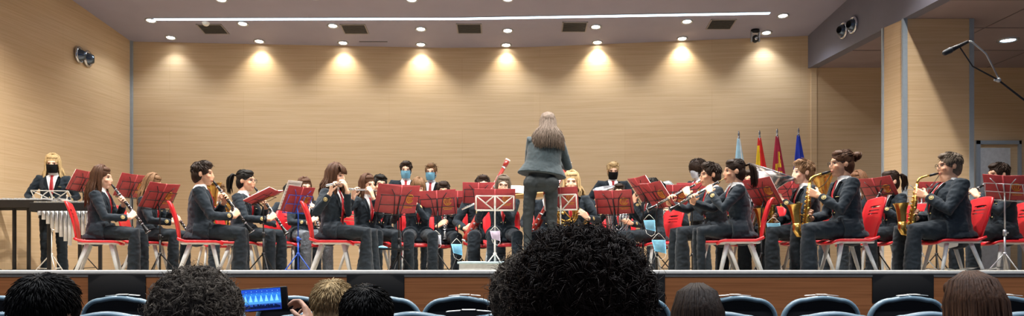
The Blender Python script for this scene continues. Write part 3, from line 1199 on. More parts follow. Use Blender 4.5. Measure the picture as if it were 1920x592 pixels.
    if shirt:
        for sg in (-1, 1):
            bm = bmesh.new()
            prev = None
            for q in range(9):
                z = .135 + .305 * q / 8
                xe = max(.004, .010 + .2296 * (z - .17))
                wd = .006 + .046 * (q / 8) ** .8 * (1 if q < 7 else .75)
                row = [bm.verts.new(surf(jvh, sg * (xe - .003), z, .007)[0]), bm.verts.new(surf(jvh, sg * (xe + wd * .5), z, .010)[0]), bm.verts.new(surf(jvh, sg * (xe + wd), z - .012 * (q > 5), .006)[0])]
                if prev:
                    for u_ in (0, 1):
                        bm.faces.new((prev[u_], prev[u_ + 1], row[u_ + 1], row[u_]))
                prev = row
            bmesh.ops.solidify(bm, geom=bm.faces[:], thickness=.004)
            build('lapel', bm, jm, jo)
    if shirt and tie:
        bm = bmesh.new()
        prev = None
        zs = [.455, .435, .405, .37, .33, .29, .25, .21, .17] + ([.12, .06, .0, -.04] if tieout else [])
        for j, z in enumerate(zs):
            hw = .022 if j == 0 else (.015 if j == 1 else .014 + .022 * (j - 1) / 8)
            row = []
            for x in (-hw, 0, hw):
                p, _ = surf(svt if not tieout or z > .22 else jvh, x + (.01 * tieout * j / 6), z, .009 if x else .014)
                row.append(bm.verts.new(p))
            if prev:
                for a, b in ((0, 1), (1, 2)):
                    bm.faces.new((prev[a], prev[b], row[b], row[a]))
            prev = row
        bmesh.ops.solidify(bm, geom=bm.faces[:], thickness=.004)
        build('tie', bm, M_TIE, root)
    if jacket is None or key == 'conductor':
        for i, (x, z) in enumerate(((-.025, .16), (.025, .16), (-.028, .07), (.028, .07))):
            p, nr = surf(jvh, x, z, .002)
            bm = bmesh.new()
            ball(bm, p, .009, None, 1)
            build('button', bm, M_GOLD, jo)
        p, nr = surf(jvh, .095, .30, .003)
        bm = bmesh.new()
        q = nr.to_track_quat('Z', 'Y').to_matrix().to_4x4()
        lathe(bm, [(0, .004), (.016, .003), (.022, .0)], 14, Matrix.Translation(p) @ q)
        build('chest_emblem', bm, M_GOLD, jo)
        for sd, sg in (('L', 1), ('R', -1)):
            S, E, W, d_, n_ = J[sd]
            ax = (W - E).normalized()
            lat = V((sg, -.35, .15))
            lat = (lat - ax * lat.dot(ax)).normalized()
            o_ = E.lerp(W, .70) + lat * .2
            h = avh.ray_cast(o_, -lat)
            if h[0] is not None and (h[0] - E.lerp(W, .7)).length < .09:
                bm = bmesh.new()
                q = lat.to_track_quat('Z', 'Y').to_matrix().to_4x4()
                X = Matrix.Translation(h[0] + lat * .002) @ q
                lathe(bm, [(.015, 0), (.019, .004), (.022, .0)], 16, X)
                lathe(bm, [(0, .004), (.010, .003), (.012, 0)], 12, X)
                build('cuff_badge', bm, M_GOLD, jo)
    # --- hair, glasses, mask
    hair(root, MH, hairdo[0], hairdo[1], seed=int(px), length=hairlen, detail=detail, vol=vol, front=fringe)
    if glasses:
        glasses_on(root, MH, M_LENS)
    if mask:
        mask_on_face(root, MH, mask)
    PEOPLE[key]['MH'] = M @ MH
    PEOPLE[key]['hands'] = {sd: M @ J[sd][2] for sd in J}
    return root

# ------------------------------------------------------------------ instruments (origin at the mouthpiece, player on +y)
GRIPS = {
    'clarinet': {'L': ((.085, .050, -.235), (-.62, -.60, .28), (-.55, .80, 0)), 'R': ((-.085, .050, -.430), (.62, -.60, .28), (.55, .80, 0))},
    'oboe': {'L': ((.085, .050, -.205), (-.62, -.60, .28), (-.55, .80, 0)), 'R': ((-.085, .050, -.385), (.62, -.60, .28), (.55, .80, 0))},
    'flute': {'L': ((-.10, -.065, -.085), (-.30, .12, .94), (0, 1, 0)), 'R': ((-.33, .045, -.090), (-.15, -.25, .93), (0, -1, 0))},
    'saxophone': {'L': ((.090, -.120, -.235), (-.62, -.60, .28), (-.55, .80, 0)), 'R': ((-.090, -.110, -.445), (.62, -.60, .28), (.55, .80, 0))},
    'bassoon': {'L': ((.115, -.120, -.200), (-.75, -.50, .30), (-.5, .85, 0)), 'R': ((-.235, -.110, -.46), (.72, -.55, .2), (.5, .85, 0))},
    'trumpet': {'L': ((.055, -.190, -.085), (-.15, -.55, .80), (-1, 0, 0)), 'R': ((-.055, -.175, -.075), (.12, -.60, .78), (1, 0, 0))},
    'french_horn': {'L': ((.21, -.17, -.36), (-.55, -.5, .6), (-.6, .7, 0)), 'R': ((-.20, -.03, -.38), (.2, -.85, -.2), (.9, .2, 0))},
    'euphonium': {'L': ((.17, -.16, -.36), (-.55, -.75, .2), (-.7, .6, 0)), 'R': ((-.16, -.22, -.22), (.75, -.45, .3), (.5, .8, 0))},
    'tuba': {'L': ((.24, -.16, -.40), (-.55, -.75, .2), (-.7, .6, 0)), 'R': ((-.20, -.24, -.25), (.75, -.45, .3), (.5, .8, 0))},
}
PROTO = {}


def keyrow(bm, pts, r=.0075, rod=.0028, off=V((0, -.013, 0))):
    """cups and a rod that follow the tube"""
    for p in pts:
        q = V(p) + off
        ball(bm, q, (r, r * .5, r), None, 1)
    limb(bm, [(V(pts[0]) + off * 1.05 + V((.008, 0, 0)), rod), (V(pts[-1]) + off * 1.05 + V((.008, 0, 0)), rod)], 5, caps=1)


def mk_clarinet(kind='clarinet', L=.66, r=.0135):
    t = empty(kind)
    bm = bmesh.new()
    limb(bm, [((0, 0, -.07), r), ((0, 0, -.13), r * 1.12), ((0, 0, -.14), r), ((0, 0, -L + .11), r * 1.08)], 14, caps=1)
    build('body_tube', bm, M_WOODWIND, t)
    bm = bmesh.new()
    if kind == 'oboe':
        limb(bm, [((0, 0, .01), .004), ((0, 0, -.03), .004), ((0, 0, -.075), .006)], 8, caps=1)
        build('reed', bm, mat('cane', '#cfae6a', .6), t)
    else:
        limb(bm, [((0, .004, .012), (.009, .004)), ((0, 0, -.03), .012), ((0, 0, -.075), .0125)], 10, caps=1)
        build('mouthpiece', bm, M_BLACK, t)
    bm = bmesh.new()
    lathe(bm, [(r * 1.08, -L + .11), (r * 1.3, -L + .07), (r * 1.9, -L + .025), (r * 2.5, -L), (r * 2.3, -L + .004), (r * 1.2, -L + .06)], 18)
    build('bell', bm, M_WOODWIND, t)
    for z in (-.07, -.135, -.36 * L / .66, -L + .115):
        bm = bmesh.new()
        lathe(bm, [(r * 1.05, z - .006), (r * 1.32, z - .005), (r * 1.32, z + .005), (r * 1.05, z + .006)], 14)
        build('ring', bm, M_SILVER, t)
    bm = bmesh.new()
    lathe(bm, [(r * 2.45, -L + .003), (r * 2.62, -L), (r * 2.45, -L - .003)], 18)
    build('bell_ring', bm, M_SILVER, t)
    bm = bmesh.new()
    n = 10
    keyrow(bm, [(0, 0, -.16 - i * (L - .31) / n) for i in range(n + 1)], .0125)
    for s in (-1, 1):
        keyrow(bm, [(0, 0, -.20 - i * .05) for i in range(int((L - .3) / .05))], .008, .003, V((s * .015, -.004, 0)))
    build('keywork', bm, M_SILVER, t)
    return t


def mk_flute():
    t = empty('flute')
    bm = bmesh.new()
    limb(bm, [((.085, 0, 0), .0100), ((-.10, 0, 0), .0102), ((-.57, 0, 0), .0102)], 12, caps=1)
    build('body_tube', bm, M_SILVER, t)
    bm = bmesh.new()
    box(bm, (-.022, -.004, .004), (.022, .014, .013), bevel=.003)
    build('lip_plate', bm, M_SILVER, t)
    bm = bmesh.new()
    for i in range(13):
        x = -.17 - i * .029
        limb(bm, [((x, 0, .010), .0085), ((x, 0, .015), .0085)], 8, caps=1)
    limb(bm, [((-.15, -.012, .009), .003), ((-.54, -.012, .009), .003)], 5, caps=1)
    build('keywork', bm, M_SILVER, t)
    for x in (-.135, -.43):
        bm = bmesh.new()
        limb(bm, [((x + .008, 0, 0), .0125), ((x - .008, 0, 0), .0125)], 12, caps=1)
        build('ring', bm, M_SILVER, t)
    return t


def mk_sax():
    t = empty('saxophone')
    bm = bmesh.new()
    limb(bm, [((0, .008, .004), (.008, .004)), ((0, -.03, -.010), .012), ((0, -.075, -.028), .0125)], 10, caps=1)
    build('mouthpiece', bm, M_BLACK, t)
    bm = bmesh.new()
    limb(bm, [((0, -.062, -.022), .009), ((0, -.105, -.040), .0105), ((0, -.145, -.058), .0115), ((0, -.167, -.076), .012), ((0, -.176, -.098), .013), ((0, -.178, -.12), .015)], 12, caps=1)
    build('neck', bm, M_BRASS, t)
    bm = bmesh.new()
    limb(bm, [((0, -.178, -.12), .0155), ((0, -.174, -.30), .022), ((0, -.170, -.53), .030), ((0, -.178, -.575), .032), ((0, -.205, -.605), .033), ((0, -.238, -.600), .034), ((0, -.260, -.565), .036), ((0, -.266, -.50), .039)], 16, caps=1)
    build('body_tube', bm, M_BRASS, t)
    bm = bmesh.new()
    Q = Matrix.Translation((0, -.266, -.50)) @ Matrix.Rotation(R(12), 4, 'X')
    lathe(bm, [(.039, 0), (.042, .06), (.049, .115), (.060, .15), (.073, .175), (.075, .178), (.071, .176), (.055, .145), (.044, .10), (.038, .03)], 24, Q)
    build('bell', bm, M_BRASS, t)
    bm = bmesh.new()
    for i in range(9):
        z = -.17 - i * .042
        r = .010 + i * .0012
        limb(bm, [((0, -.178 - .016 - i * .0015, z), r), ((0, -.178 - .024 - i * .0015, z), r)], 10, caps=1)
    for s in (-1, 1):
        limb(bm, [((s * .024, -.185, -.15), .0035), ((s * .036, -.185, -.54), .0035)], 6, caps=1)
        for i in range(5):
            z = -.22 - i * .07
            limb(bm, [((s * (.020 + i * .003), -.178, z), .013), ((s * (.032 + i * .003), -.178, z), .013)], 9, caps=1)
    for z in (-.49, -.43):
        limb(bm, [((-.040, -.268, z), .022), ((-.052, -.268, z), .022)], 12, caps=1)
    limb(bm, [((0, -.235, -.42), .004), ((0, -.20, -.42), .004)], 6, caps=1)
    build('keywork', bm, mat('brass_keys', '#e0bb62', .25, .9), t)
    bm = bmesh.new()
    limb(bm, [((0, -.13, -.19), .003), ((0, -.04, -.12), .003), ((0, .03, .02), .003)], 5, caps=1)
    build('strap', bm, M_BLACK, t)
    return t


def mk_bassoon():
    t = empty('bassoon')
    a, b = V((-.25, -.165, -.60)), V((.265, -.175, .36))
    bm = bmesh.new()
    limb(bm, [(a, .036), (a.lerp(b, .05), .038), (a.lerp(b, .33), .034), (a.lerp(b, .36), .024), (a.lerp(b, .93), .022)], 14, caps=1)
    limb(bm, [(a.lerp(b, .2) + V((.035, 0, -.02)), .018), (a.lerp(b, .66) + V((.035, 0, -.02)), .014)], 10, caps=1)
    build('body_tube', bm, M_BASSOON, t)
    bm = bmesh.new()
    limb(bm, [(a.lerp(b, .90), .023), (a.lerp(b, .94), .028), (a.lerp(b, .985), .028)], 14, caps=1)
    build('bell', bm, M_BASSOON, t)
    bm = bmesh.new()
    limb(bm, [(a.lerp(b, .985), .0295), (b, .0295)], 14, caps=1)
    build('white_bell_ring', bm, M_PAPER, t)
    bm = bmesh.new()
    for f_ in (.0, .34, .62, .9):
        limb(bm, [(a.lerp(b, f_ - .008), .039 if f_ < .3 else (.036 if f_ < .5 else .026)), (a.lerp(b, f_ + .008), .039 if f_ < .3 else (.036 if f_ < .5 else .026))], 14, caps=1)
    for i in range(12):
        p = a.lerp(b, .08 + i * .065)
        ball(bm, p + V((.0, -.034 if i < 5 else -.024, 0)), (.013, .007, .013), None, 2)
    limb(bm, [(a.lerp(b, .06) + V((.014, -.034, 0)), .003), (a.lerp(b, .80) + V((.014, -.022, 0)), .003)], 5, caps=1)
    build('keywork', bm, M_SILVER, t)
    bm = bmesh.new()
    q = a.lerp(b, .66) + V((.035, 0, -.02))
    limb(bm, [((0, 0, 0), .003), ((.01, -.05, .02), .0035), ((.06, -.11, .05), .004), (q + V((.02, .02, .06)), .005), (q, .006)], 8, caps=1)
    build('crook', bm, M_SILVER, t)
    return t


def mk_trumpet():
    t = empty('trumpet')
    bm = bmesh.new()
    limb(bm, [((0, -.005, 0), .012), ((0, -.03, 0), .006), ((0, -.42, 0), .006)], 10, caps=1)
    limb(bm, [((0, -.06, -.09), .007), ((0, -.30, -.09), .007)], 8, caps=1)
    Q = Matrix.Rotation(R(90), 4, 'Z')
    ringtube(bm, (-.42, 0, -.045), .045, .006, Q, 20, 90, -90)
    ringtube(bm, (-.06, 0, -.045), .045, .007, Q, 20, 90, 270)
    build('tubing', bm, M_SILVER, t)
    bm = bmesh.new()
    B = Matrix.Rotation(R(90), 4, 'X')
    lathe(bm, [(.007, .06), (.009, .25), (.014, .36), (.026, .43), (.045, .465), (.061, .48), (.058, .479), (.02, .42)], 20, B)
    build('bell', bm, M_SILVER, t)
    bm = bmesh.new()
    for i in range(3):
        y = -.18 - i * .028
        limb(bm, [((0, y, -.12), .012), ((0, y, .035), .012)], 10, caps=1)
        limb(bm, [((0, y, .035), .003), ((0, y, .06), .003), ((0, y, .062), .009)], 8, caps=1)
    build('valves', bm, M_SILVER, t)
    return t


def mk_horn(s=1):
    t = empty('french_horn')
    bm = bmesh.new()
    c = V((.04, -.18, -.30))
    for i, (rad, dy) in enumerate(((.135, 0), (.118, -.02), (.10, .015), (.085, -.005))):
        ringtube(bm, c + V((0, dy, 0)), rad, .010, None, 30, 0, 360)
    limb(bm, [((0, -.005, 0), .010), ((0, -.03, -.01), .006), ((.02, -.12, -.10), .006), (c + V((-.02, 0, .135)), .007)], 8, caps=1)
    limb(bm, [(c + V((-.06, 0, -.06)), .008), (c + V((.06, -.02, .07)), .008)], 8, caps=1)
    build('tubing', bm, M_BRASS, t)
    bm = bmesh.new()
    ax = V((-.75, .35, -.25)).normalized()
    s0 = c + V((.02, .0, -.13))
    Q = Matrix.Translation(s0) @ ax.to_track_quat('Z', 'Y').to_matrix().to_4x4()
    lathe(bm, [(.014, 0), (.022, .08), (.035, .14), (.06, .19), (.10, .225), (.145, .245), (.143, .247), (.09, .222), (.03, .13)], 26, Q)
    build('bell', bm, M_BRASS, t)
    bm = bmesh.new()
    for i in range(3):
        limb(bm, [(c + V((.03 + i * .035, -.035, .0)), .016), (c + V((.03 + i * .035, .025, .0)), .016)], 10, caps=1)
    build('valves', bm, M_BRASS, t)
    if s < 0:
        for ch in t.children:
            for v_ in ch.data.vertices:
                v_.co.x = -v_.co.x
            ch.data.flip_normals()
    return t


def mk_euph(kind, m, sc=1.0, ax=(-.12, -.05, 1), bx=-.11, bell=.145, top=.16):
    t = empty(kind)
    bm = bmesh.new()
    c = V((.0, -.20, -.30))
    for rad, dy, r, w in ((.20 * sc, 0, .020 * sc, .62), (.165 * sc, -.02, .015 * sc, .6), (.13 * sc, .02, .012 * sc, .6)):
        ringtube(bm, c + V((0, dy, 0)), rad, r, None, 34, 0, 360, (w, 1.15))
    limb(bm, [((0, -.005, 0), .013), ((0, -.03, -.005), .007), ((.05, -.10, -.02), .008), (c + V((.08, 0, .16)), .009)], 8, caps=1)
    build('tubing', bm, m, t)
    bm = bmesh.new()
    s0 = c + V((bx, -.02, -.18 * sc))
    a_ = V(ax).normalized()
    Q = Matrix.Translation(s0) @ a_.to_track_quat('Z', 'Y').to_matrix().to_4x4()
    L = (top - s0.z) / a_.z
    lathe(bm, [(.030 * sc, -.02), (.034 * sc, L * .35), (.048 * sc, L * .62), (bell * .5, L * .80), (bell * .75, L * .92), (bell, L), (bell * .99, L + .004), (bell * .7, L * .915), (.04 * sc, L * .62)], 28, Q)
    build('bell', bm, m, t)
    bm = bmesh.new()
    for i in range(3):
        x = .02 + i * .04
        limb(bm, [(c + V((x, -.03, -.09)), .016), (c + V((x, -.03, .09)), .016)], 10, caps=1)
        limb(bm, [(c + V((x, -.03, .09)), .004), (c + V((x, -.03, .115)), .004), (c + V((x, -.03, .118)), .012)], 8, caps=1)
    build('valves', bm, m, t)
    return t


MAKERS = {
    'clarinet': mk_clarinet, 'oboe': lambda: mk_clarinet('oboe', .64, .0105), 'flute': mk_flute, 'saxophone': mk_sax, 'bassoon': mk_bassoon,
    'trumpet': mk_trumpet, 'french_horn': mk_horn, 'mirror_french_horn': lambda: mk_horn(-1),
    'euphonium': lambda: mk_euph('euphonium', M_BRASS),
    'silver_euphonium': lambda: mk_euph('euphonium', M_SILVER, 1.0, (-.16, -.25, 1), -.10, .15, .10),
    'tuba': lambda: mk_euph('tuba', M_SILVER, 1.45, (.35, .15, 1), .16, .27, .14),
}


def give(key, kind, label, group=None):
    new = kind not in PROTO
    if new:
        PROTO[kind] = MAKERS[kind]()
        o = PROTO[kind]
    else:
        o = copy_tree(PROTO[kind])
    o.matrix_world = PEOPLE[key]['inst']
    cat = kind.replace('silver_', '').replace('mirror_', '').replace('_', ' ')
    tag(o, label, cat, group)
    return o


# ------------------------------------------------------------------ chairs
def mk_chair():
    t = empty('stacking_chair')

    def shell(f, nu, nv, th):
        bm = bmesh.new()
        G = [[bm.verts.new(f(i / nu, j / nv)) for i in range(nu + 1)] for j in range(nv + 1)]
        for A, B in zip(G, G[1:]):
            for i in range(nu):
                bm.faces.new((A[i], A[i + 1], B[i + 1], B[i]))
        bmesh.ops.recalc_face_normals(bm, faces=bm.faces[:])
        bmesh.ops.solidify(bm, geom=bm.faces[:], thickness=th)
        return bm

    def seatf(u, v):
        x = (u * 2 - 1)
        y = -.235 + .45 * v
        w = .225 * (1 - .10 * max(0, (.25 - v) / .25) ** 2)
        z = .448 - .030 * max(0, (.2 - v) / .2) ** 2 - .010 * (1 - x * x) + .03 * max(0, (v - .85) / .15)
        return V((x * w, y, z))
    build('seat', shell(seatf, 12, 12, .022), M_RED, t)

    def backf(u, v):
        x = u * 2 - 1
        w = .150 + .075 * min(1, v * 2.2) - .03 * max(0, (v - .82) / .18) ** 2
        y = .205 + .035 * v + .075 * v * v - .035 * x * x * (.3 + .7 * v)
        z = .445 + .40 * v + .02 * (1 - x * x) * v
        return V((x * w, y, z))
    bm = shell(backf, 12, 40, .018)
    cut = [f for f in bm.faces if any(abs(f.calc_center_median().z - z) < .006 for z in (.70, .735, .77)) and abs(f.calc_center_median().x) < .115]
    bmesh.ops.delete(bm, geom=cut, context='FACES')
    build('backrest', bm, M_RED, t)
    for sx in (-1, 1):
        for (p, q) in (((sx * .165, -.12, .43), (sx * .225, -.215, 0)), ((sx * .165, .09, .43), (sx * .225, .245, 0))):
            bm = bmesh.new()
            limb(bm, [(p, (.023, .015)), (V(p).lerp(V(q), .5), (.019, .014)), (q, (.014, .012))], 10, V((0, 1, 0)), caps=1)
            build('leg', bm, M_GREY, t)
    bm = bmesh.new()
    for sx in (-1, 1):
        limb(bm, [((sx * .165, -.19, .425), .013), ((sx * .165, .19, .425), .013)], 8, caps=1)
    for y in (-.12, .09):
        limb(bm, [((-.165, y, .42), .012), ((.165, y, .42), .012)], 8, caps=1)
    box(bm, (-.185, -.20, .405), (.185, .19, .432), bevel=.010)
    build('seat_frame', bm, M_GREY, t)
    return t


def chair_for(key, who, dy=0, yaw=None):
    if 'chair' not in PROTO:
        PROTO['chair'] = mk_chair()
        o = PROTO['chair']
    else:
        o = copy_tree(PROTO['chair'])
    p = PEOPLE[key]
    M = Matrix.Translation((p['x'], p['y'], 0)) @ Matrix.Rotation(R(p['yaw'] if yaw is None else yaw), 4, 'Z')
    o.matrix_world = M @ Matrix.Translation((0, .02 + dy, 0))
    return tag(o, 'red plastic chair with pale grey legs under ' + who, 'chair', 'red chairs of the band')


# ------------------------------------------------------------------ music stands and folders
def lyre(bm, M, s):
    """gold badge: ring of leaves round a small lyre"""
    for k in range(22):
        a = R(-60 + 300 * k / 21 + 0)
        c = V((s * .92 * math.sin(a + math.pi), 0, -s * .92 * math.cos(a + math.pi)))
        ball(bm, M @ c, s * .15, None, 1)
    pts = [(-.42, .62), (-.5, .3), (-.38, -.1), (-.42, -.4), (0, -.62), (.42, -.4), (.38, -.1), (.5, .3), (.42, .62)]
    limb(bm, [(M @ V((x * s, 0, z * s)), s * .08) for x, z in pts], 5, caps=1)
    for x in (-.16, 0, .16):
        limb(bm, [(M @ V((x * s, 0, -.5 * s)), s * .03), (M @ V((x * s, 0, .42 * s)), s * .03)], 4, caps=1)
    limb(bm, [(M @ V((-.45 * s, 0, .42 * s)), s * .05), (M @ V((.45 * s, 0, .42 * s)), s * .05)], 4, caps=1)


NST = [0]


def stand(px, py, Y, yaw, tilt, who, colour='black', w=.46, h=.30, folder=True, style='bars', paper=False, vee=6, half=False, below=.0, label=None, roll=0, fl=None):
    """px, py: where the photo shows the middle of the folder"""
    NST[0] += 1
    M_ = {'black': M_BLACK, 'white': M_WHITEWIRE, 'blue': M_BLUE, 'red': M_REDMETAL, 'grey': M_STEEL}[colour]
    c = at(px, py, Y)
    rz = Matrix.Rotation(R(yaw), 4, 'Z')
    D = Matrix.Translation(c) @ rz @ Matrix.Rotation(R(tilt), 4, 'X') @ Matrix.Rotation(R(roll), 4, 'Y')   # desk frame: x across, z up the desk, -y to the hall
    root = empty('music_stand', Matrix.Translation((c.x, c.y, 0)) @ rz, label or ('%s folding music stand in front of %s' % (colour, who)), 'music stand', 'music stands of the band')
    ri = root.matrix_world.inverted()

    def put(name, bm, m):
        bmesh.ops.transform(bm, matrix=ri, verts=bm.verts)
        build(name, bm, m, root)
    low = D @ V((0, -.02, -h * .5))
    # pole and tripod
    wz = low.z
    foot = V((c.x, c.y, 0))
    bm = bmesh.new()
    limb(bm, [(foot + V((0, 0, .10)), .011), (foot + V((0, 0, wz * .62)), .011)], 8, caps=1)
    put('lower_pole', bm, M_)
    bm = bmesh.new()
    top = V((c.x, c.y, wz - .02))
    limb(bm, [(foot + V((0, 0, wz * .60)), .0075), (top, .0075), (D @ V((0, -.022, -h * .25)), .0075)], 8, caps=1)
    put('upper_pole', bm, M_)
    bm = bmesh.new()
    lathe(bm, [(.010, -.03), (.018, -.028), (.018, .028), (.010, .03)], 12, Matrix.Translation(foot + V((0, 0, wz * .62))))
    limb(bm, [(foot + V((.0, 0, wz * .62)), .006), (foot + V((.035, 0, wz * .62)), .009)], 8, caps=1)
    put('clamp', bm, M_)
    a0 = R(NST[0] * 37)
    hub = foot + V((0, 0, .30))
    for k in range(3):
        a = a0 + k * 2.0944
        e = V((math.cos(a), math.sin(a), 0))
        bm = bmesh.new()
        limb(bm, [(hub + e * .012, .007), (foot + e * .25 + V((0, 0, .012)), .007)], 7, caps=2)
        limb(bm, [(foot + V((0, 0, .12)) + e * .01, .005), (foot + e * .15 + V((0, 0, .128)), .005)], 6, caps=1)
        put('leg', bm, M_)
    bm = bmesh.new()
    lathe(bm, [(.009, -.02), (.02, -.018), (.02, .018), (.009, .02)], 12, Matrix.Translation(hub))
    put('hub', bm, M_)
    # desk of wire or slats
    bm = bmesh.new()
    t = .0048 if colour != 'white' else .0075

    def bar(x0, z0, x1, z1, r=t):
        limb(bm, [(D @ V((x0, -.018, z0)), (r, r * .5)), (D @ V((x1, -.018, z1)), (r, r * .5))], 6, D.to_3x3() @ V((0, 0, 1)) if abs(x1 - x0) > abs(z1 - z0) else D.to_3x3() @ V((1, 0, 0)), caps=1)
    zb, zt = -h * .47, h * .22
    hw = w * .46
    bar(-hw, zb, hw, zb, t * 1.3)
    if style == 'bars':
        bar(-hw, zt, hw, zt)
        bar(-hw, -h * .12, hw, -h * .12)
        for x in (-hw, hw):
            bar(x, zb, x * .94, zt)
        bar(-.035, zb, -.07, zt)
        bar(.035, zb, .07, zt)
        bar(0, zb, 0, zt, t * 1.6)
        bar(-.07, zt, -.12, h * .44)
        bar(.07, zt, .12, h * .44)
    else:
        bar(-hw, zt, hw, zt)
        for x in (-hw, hw):
            bar(x, zb, x, zt)
        bar(0, zb, 0, zt, t * 1.6)
        bar(-.01, zb, -hw * .98, zt)
        bar(.01, zb, hw * .98, zt)
        bar(-.01, zt, -hw * .5, (zb + zt) / 2)
        bar(.01, zt, hw * .5, (zb + zt) / 2)
    for s in (-1, 1):
        limb(bm, [(D @ V((s * hw * .7, -.018, zb)), t), (D @ V((s * hw * .7, .045, zb - .004)), t), (D @ V((s * hw * .7, .048, zb + .03)), t * .8)], 6, caps=1)
    put('desk', bm, M_)
    if not folder:
        return root
    # folder: two covers that meet in a shallow vee, pages inside, badge on one cover
    fr = empty('music_folder', D @ Matrix.Translation((0, 0, -h * .46)), fl or ('red music folder with gold badge open before ' + who), 'music folder', 'red music folders')
    for s in (-1, 1):
        Q = Matrix.Rotation(R(s * vee), 4, 'Z')
        bm = bmesh.new()
        x0, x1 = sorted((s * .008, s * w * .5))
        box(bm, (x0, -.010, 0), (x1, -.005, h), Q, bevel=.0018)
        cov = build('cover', bm, M_FOLDER, fr)
        bm = bmesh.new()
        x0, x1 = sorted((s * .012, s * (w * .5 - .008)))
        box(bm, (x0, -.0045, .004), (x1, .004, h - .006), Q)
        build('pages', bm, M_PAPER, fr)
    bm = bmesh.new()
    limb(bm, [((0, -.006, 0), .009), ((0, -.006, h), .009)], 8, caps=1)
    build('spine', bm, M_FOLDER, fr)
    Q = Matrix.Rotation(R(vee), 4, 'Z') @ Matrix.Translation((w * .27, -.0115, h * .53))
    bm = bmesh.new()
    lyre(bm, Q, h * .155)
    for v_ in bm.verts:
        pass
    for i, (zz, ww) in enumerate(((-.24, .27), (-.31, .22))):
        for k in range(9):
            x = (-.5 + k / 9) * ww * w
            box(bm, (x, -.001, (zz - .018) * h), (x + ww * w / 9 * .7, .001, (zz + .018) * h), Q)
    o = build('gold_badge', bm, mat('folder_gold', '#d59a35', .45, .4), cov)
    o['label'] = 'gold lyre badge with lines of lettering'
    if paper:
        t = empty('sheet_music', D @ Matrix.Translation((-.13, .012, -h * .40)), 'white music sheet leaning above the red folder before ' + who, 'sheet music', 'loose music sheets')
        bm = bmesh.new()
        box(bm, (-.105, 0, 0), (.105, .002, .36))
        pg = build('page', bm, M_PAPER, t, False)
        bm = bmesh.new()
        for i in range(9):
            for j in range(5):
                box(bm, (-.09, -.0006, .03 + i * .036 + j * .004), (.09, 0, .0308 + i * .036 + j * .004))
                box(bm, (-.09, .002, .03 + i * .036 + j * .004), (.09, .0026, .0308 + i * .036 + j * .004))
        build('stave_lines', bm, M_BLACK, pg, False)
    return root


def stand_for(key, px, py, dist, tilt, who, dyaw=0, **kw):
    p = PEOPLE[key]
    y = p['y'] - dist * math.cos(R(p['yaw']))
    return stand(px, py, y + kw.pop('dy', 0), p['yaw'] + dyaw, tilt, who, **kw)


def hang_mask(px, py, Y, m, label, sc=1.0, rot=0, blown=0):
    """a face mask dangling by an ear loop; px, py its top middle"""
    c = at(px, py, Y)
    t = empty('face_mask', Matrix.Translation(c) @ Matrix.Rotation(R(rot), 4, 'Z'), label, 'face mask', 'face masks hung on stands')
    bm = bmesh.new()
    G = []
    for j in range(9):
        f_ = j / 8
        row = []
        for i in range(9):
            u = i / 8 * 2 - 1
            w = (.075 - .012 * f_) * sc
            row.append(bm.verts.new(V((u * w + .02 * f_ * sc, -.028 * (1 - u * u) * math.sin(f_ * 3.14) + .004 * (j % 2), (-.035 - .125 * f_) * sc - .015 * u * f_))))
        G.append(row)
    for A, B in zip(G, G[1:]):
        for i in range(8):
            bm.faces.new((A[i], A[i + 1], B[i + 1], B[i]))
    bmesh.ops.solidify(bm, geom=bm.faces[:], thickness=.0025)
    sh = build('mask_sheet', bm, m, t)
    for s in (-1, 1):
        bm = bmesh.new()
        if s < 0:
            pts = [(-.072 * sc, 0, -.036 * sc), (-.03 * sc, .0, .01 * sc), (0, 0, .035 * sc), (.03 * sc, 0, .01 * sc), (.073 * sc, 0, -.036 * sc)]
        else:
            pts = [(-.045 * sc, 0, -.15 * sc), (-.03 * sc, .0, -.20 * sc), (.03, 0, -.235 * sc), (.07 * sc, 0, -.21 * sc), (.082 * sc, 0, -.17 * sc)]
        limb(bm, [(p, .0022) for p in pts], 5, caps=1)
        build('ear_loop', bm, M_PAPER, sh)
    return t

# ------------------------------------------------------------------ podium and the conductor
t = empty('podium', Matrix.Translation((.10, 9.2, 0)), 'low pale grey podium on the stage under the conductor', 'podium')
bm = bmesh.new()
box(bm, (-.68, -.44, .03), (.50, .42, .20), bevel=.006)
build('podium_box', bm, mat('podium_grey', '#b9c0c4', .6), t, False)
bm = bmesh.new()
box(bm, (-.70, -.46, .195), (.52, .44, .22), bevel=.008)
build('podium_top', bm, mat('podium_carpet', '#9fb6c0', .8), t, False)
for x in (-.6, .42):
    for y in (-.36, .34):
        bm = bmesh.new()
        limb(bm, [((x, y, 0), .03), ((x, y, .035), .03)], 10, caps=1)
        build('foot', bm, M_BLACK, t)

CON_J = [(.02, .275, .175), (.07, .250, .160), (.15, .200, .138), (.25, .190, .132), (.35, .192, .118), (.43, .14, .09), (.45, .07, .07)]
person('conductor', 1027, 212, 180, 'woman conductor with long hair standing on the podium with her back turned', sit=False, Y=9.1, sex='f', lean=9, roll=-7, hpitch=14, hairdo=('half', 'ash'), hairlen=.27,
       skin='mid', base=.22, shirt=False, slim=1, detail=3.2, vol=1.10, group='conducting', jrings=CON_J, jacket=mat('dark_green_wool', '#25353b', .8, var=.18, scale=60, sheen=.2), trouser=mat('dark_stretch', '#20282b', .75, var=.15, scale=60),
       knees=[((.115, .0, .87), (.150, -.02, .48), (.16, .03, .085)), ((-.105, 0, .87), (-.115, -.03, .48), (-.11, .0, .085))],
       arms={'L': ((.05, -.42, 1.14), (-.1, -.8, .5), (-.6, 0, -.6)), 'R': ((-.21, -.37, 1.12), (.1, -.8, .5), (.6, 0, -.6))}, pole={'L': (.3, .1, -1), 'R': (-.5, .3, -.9)})
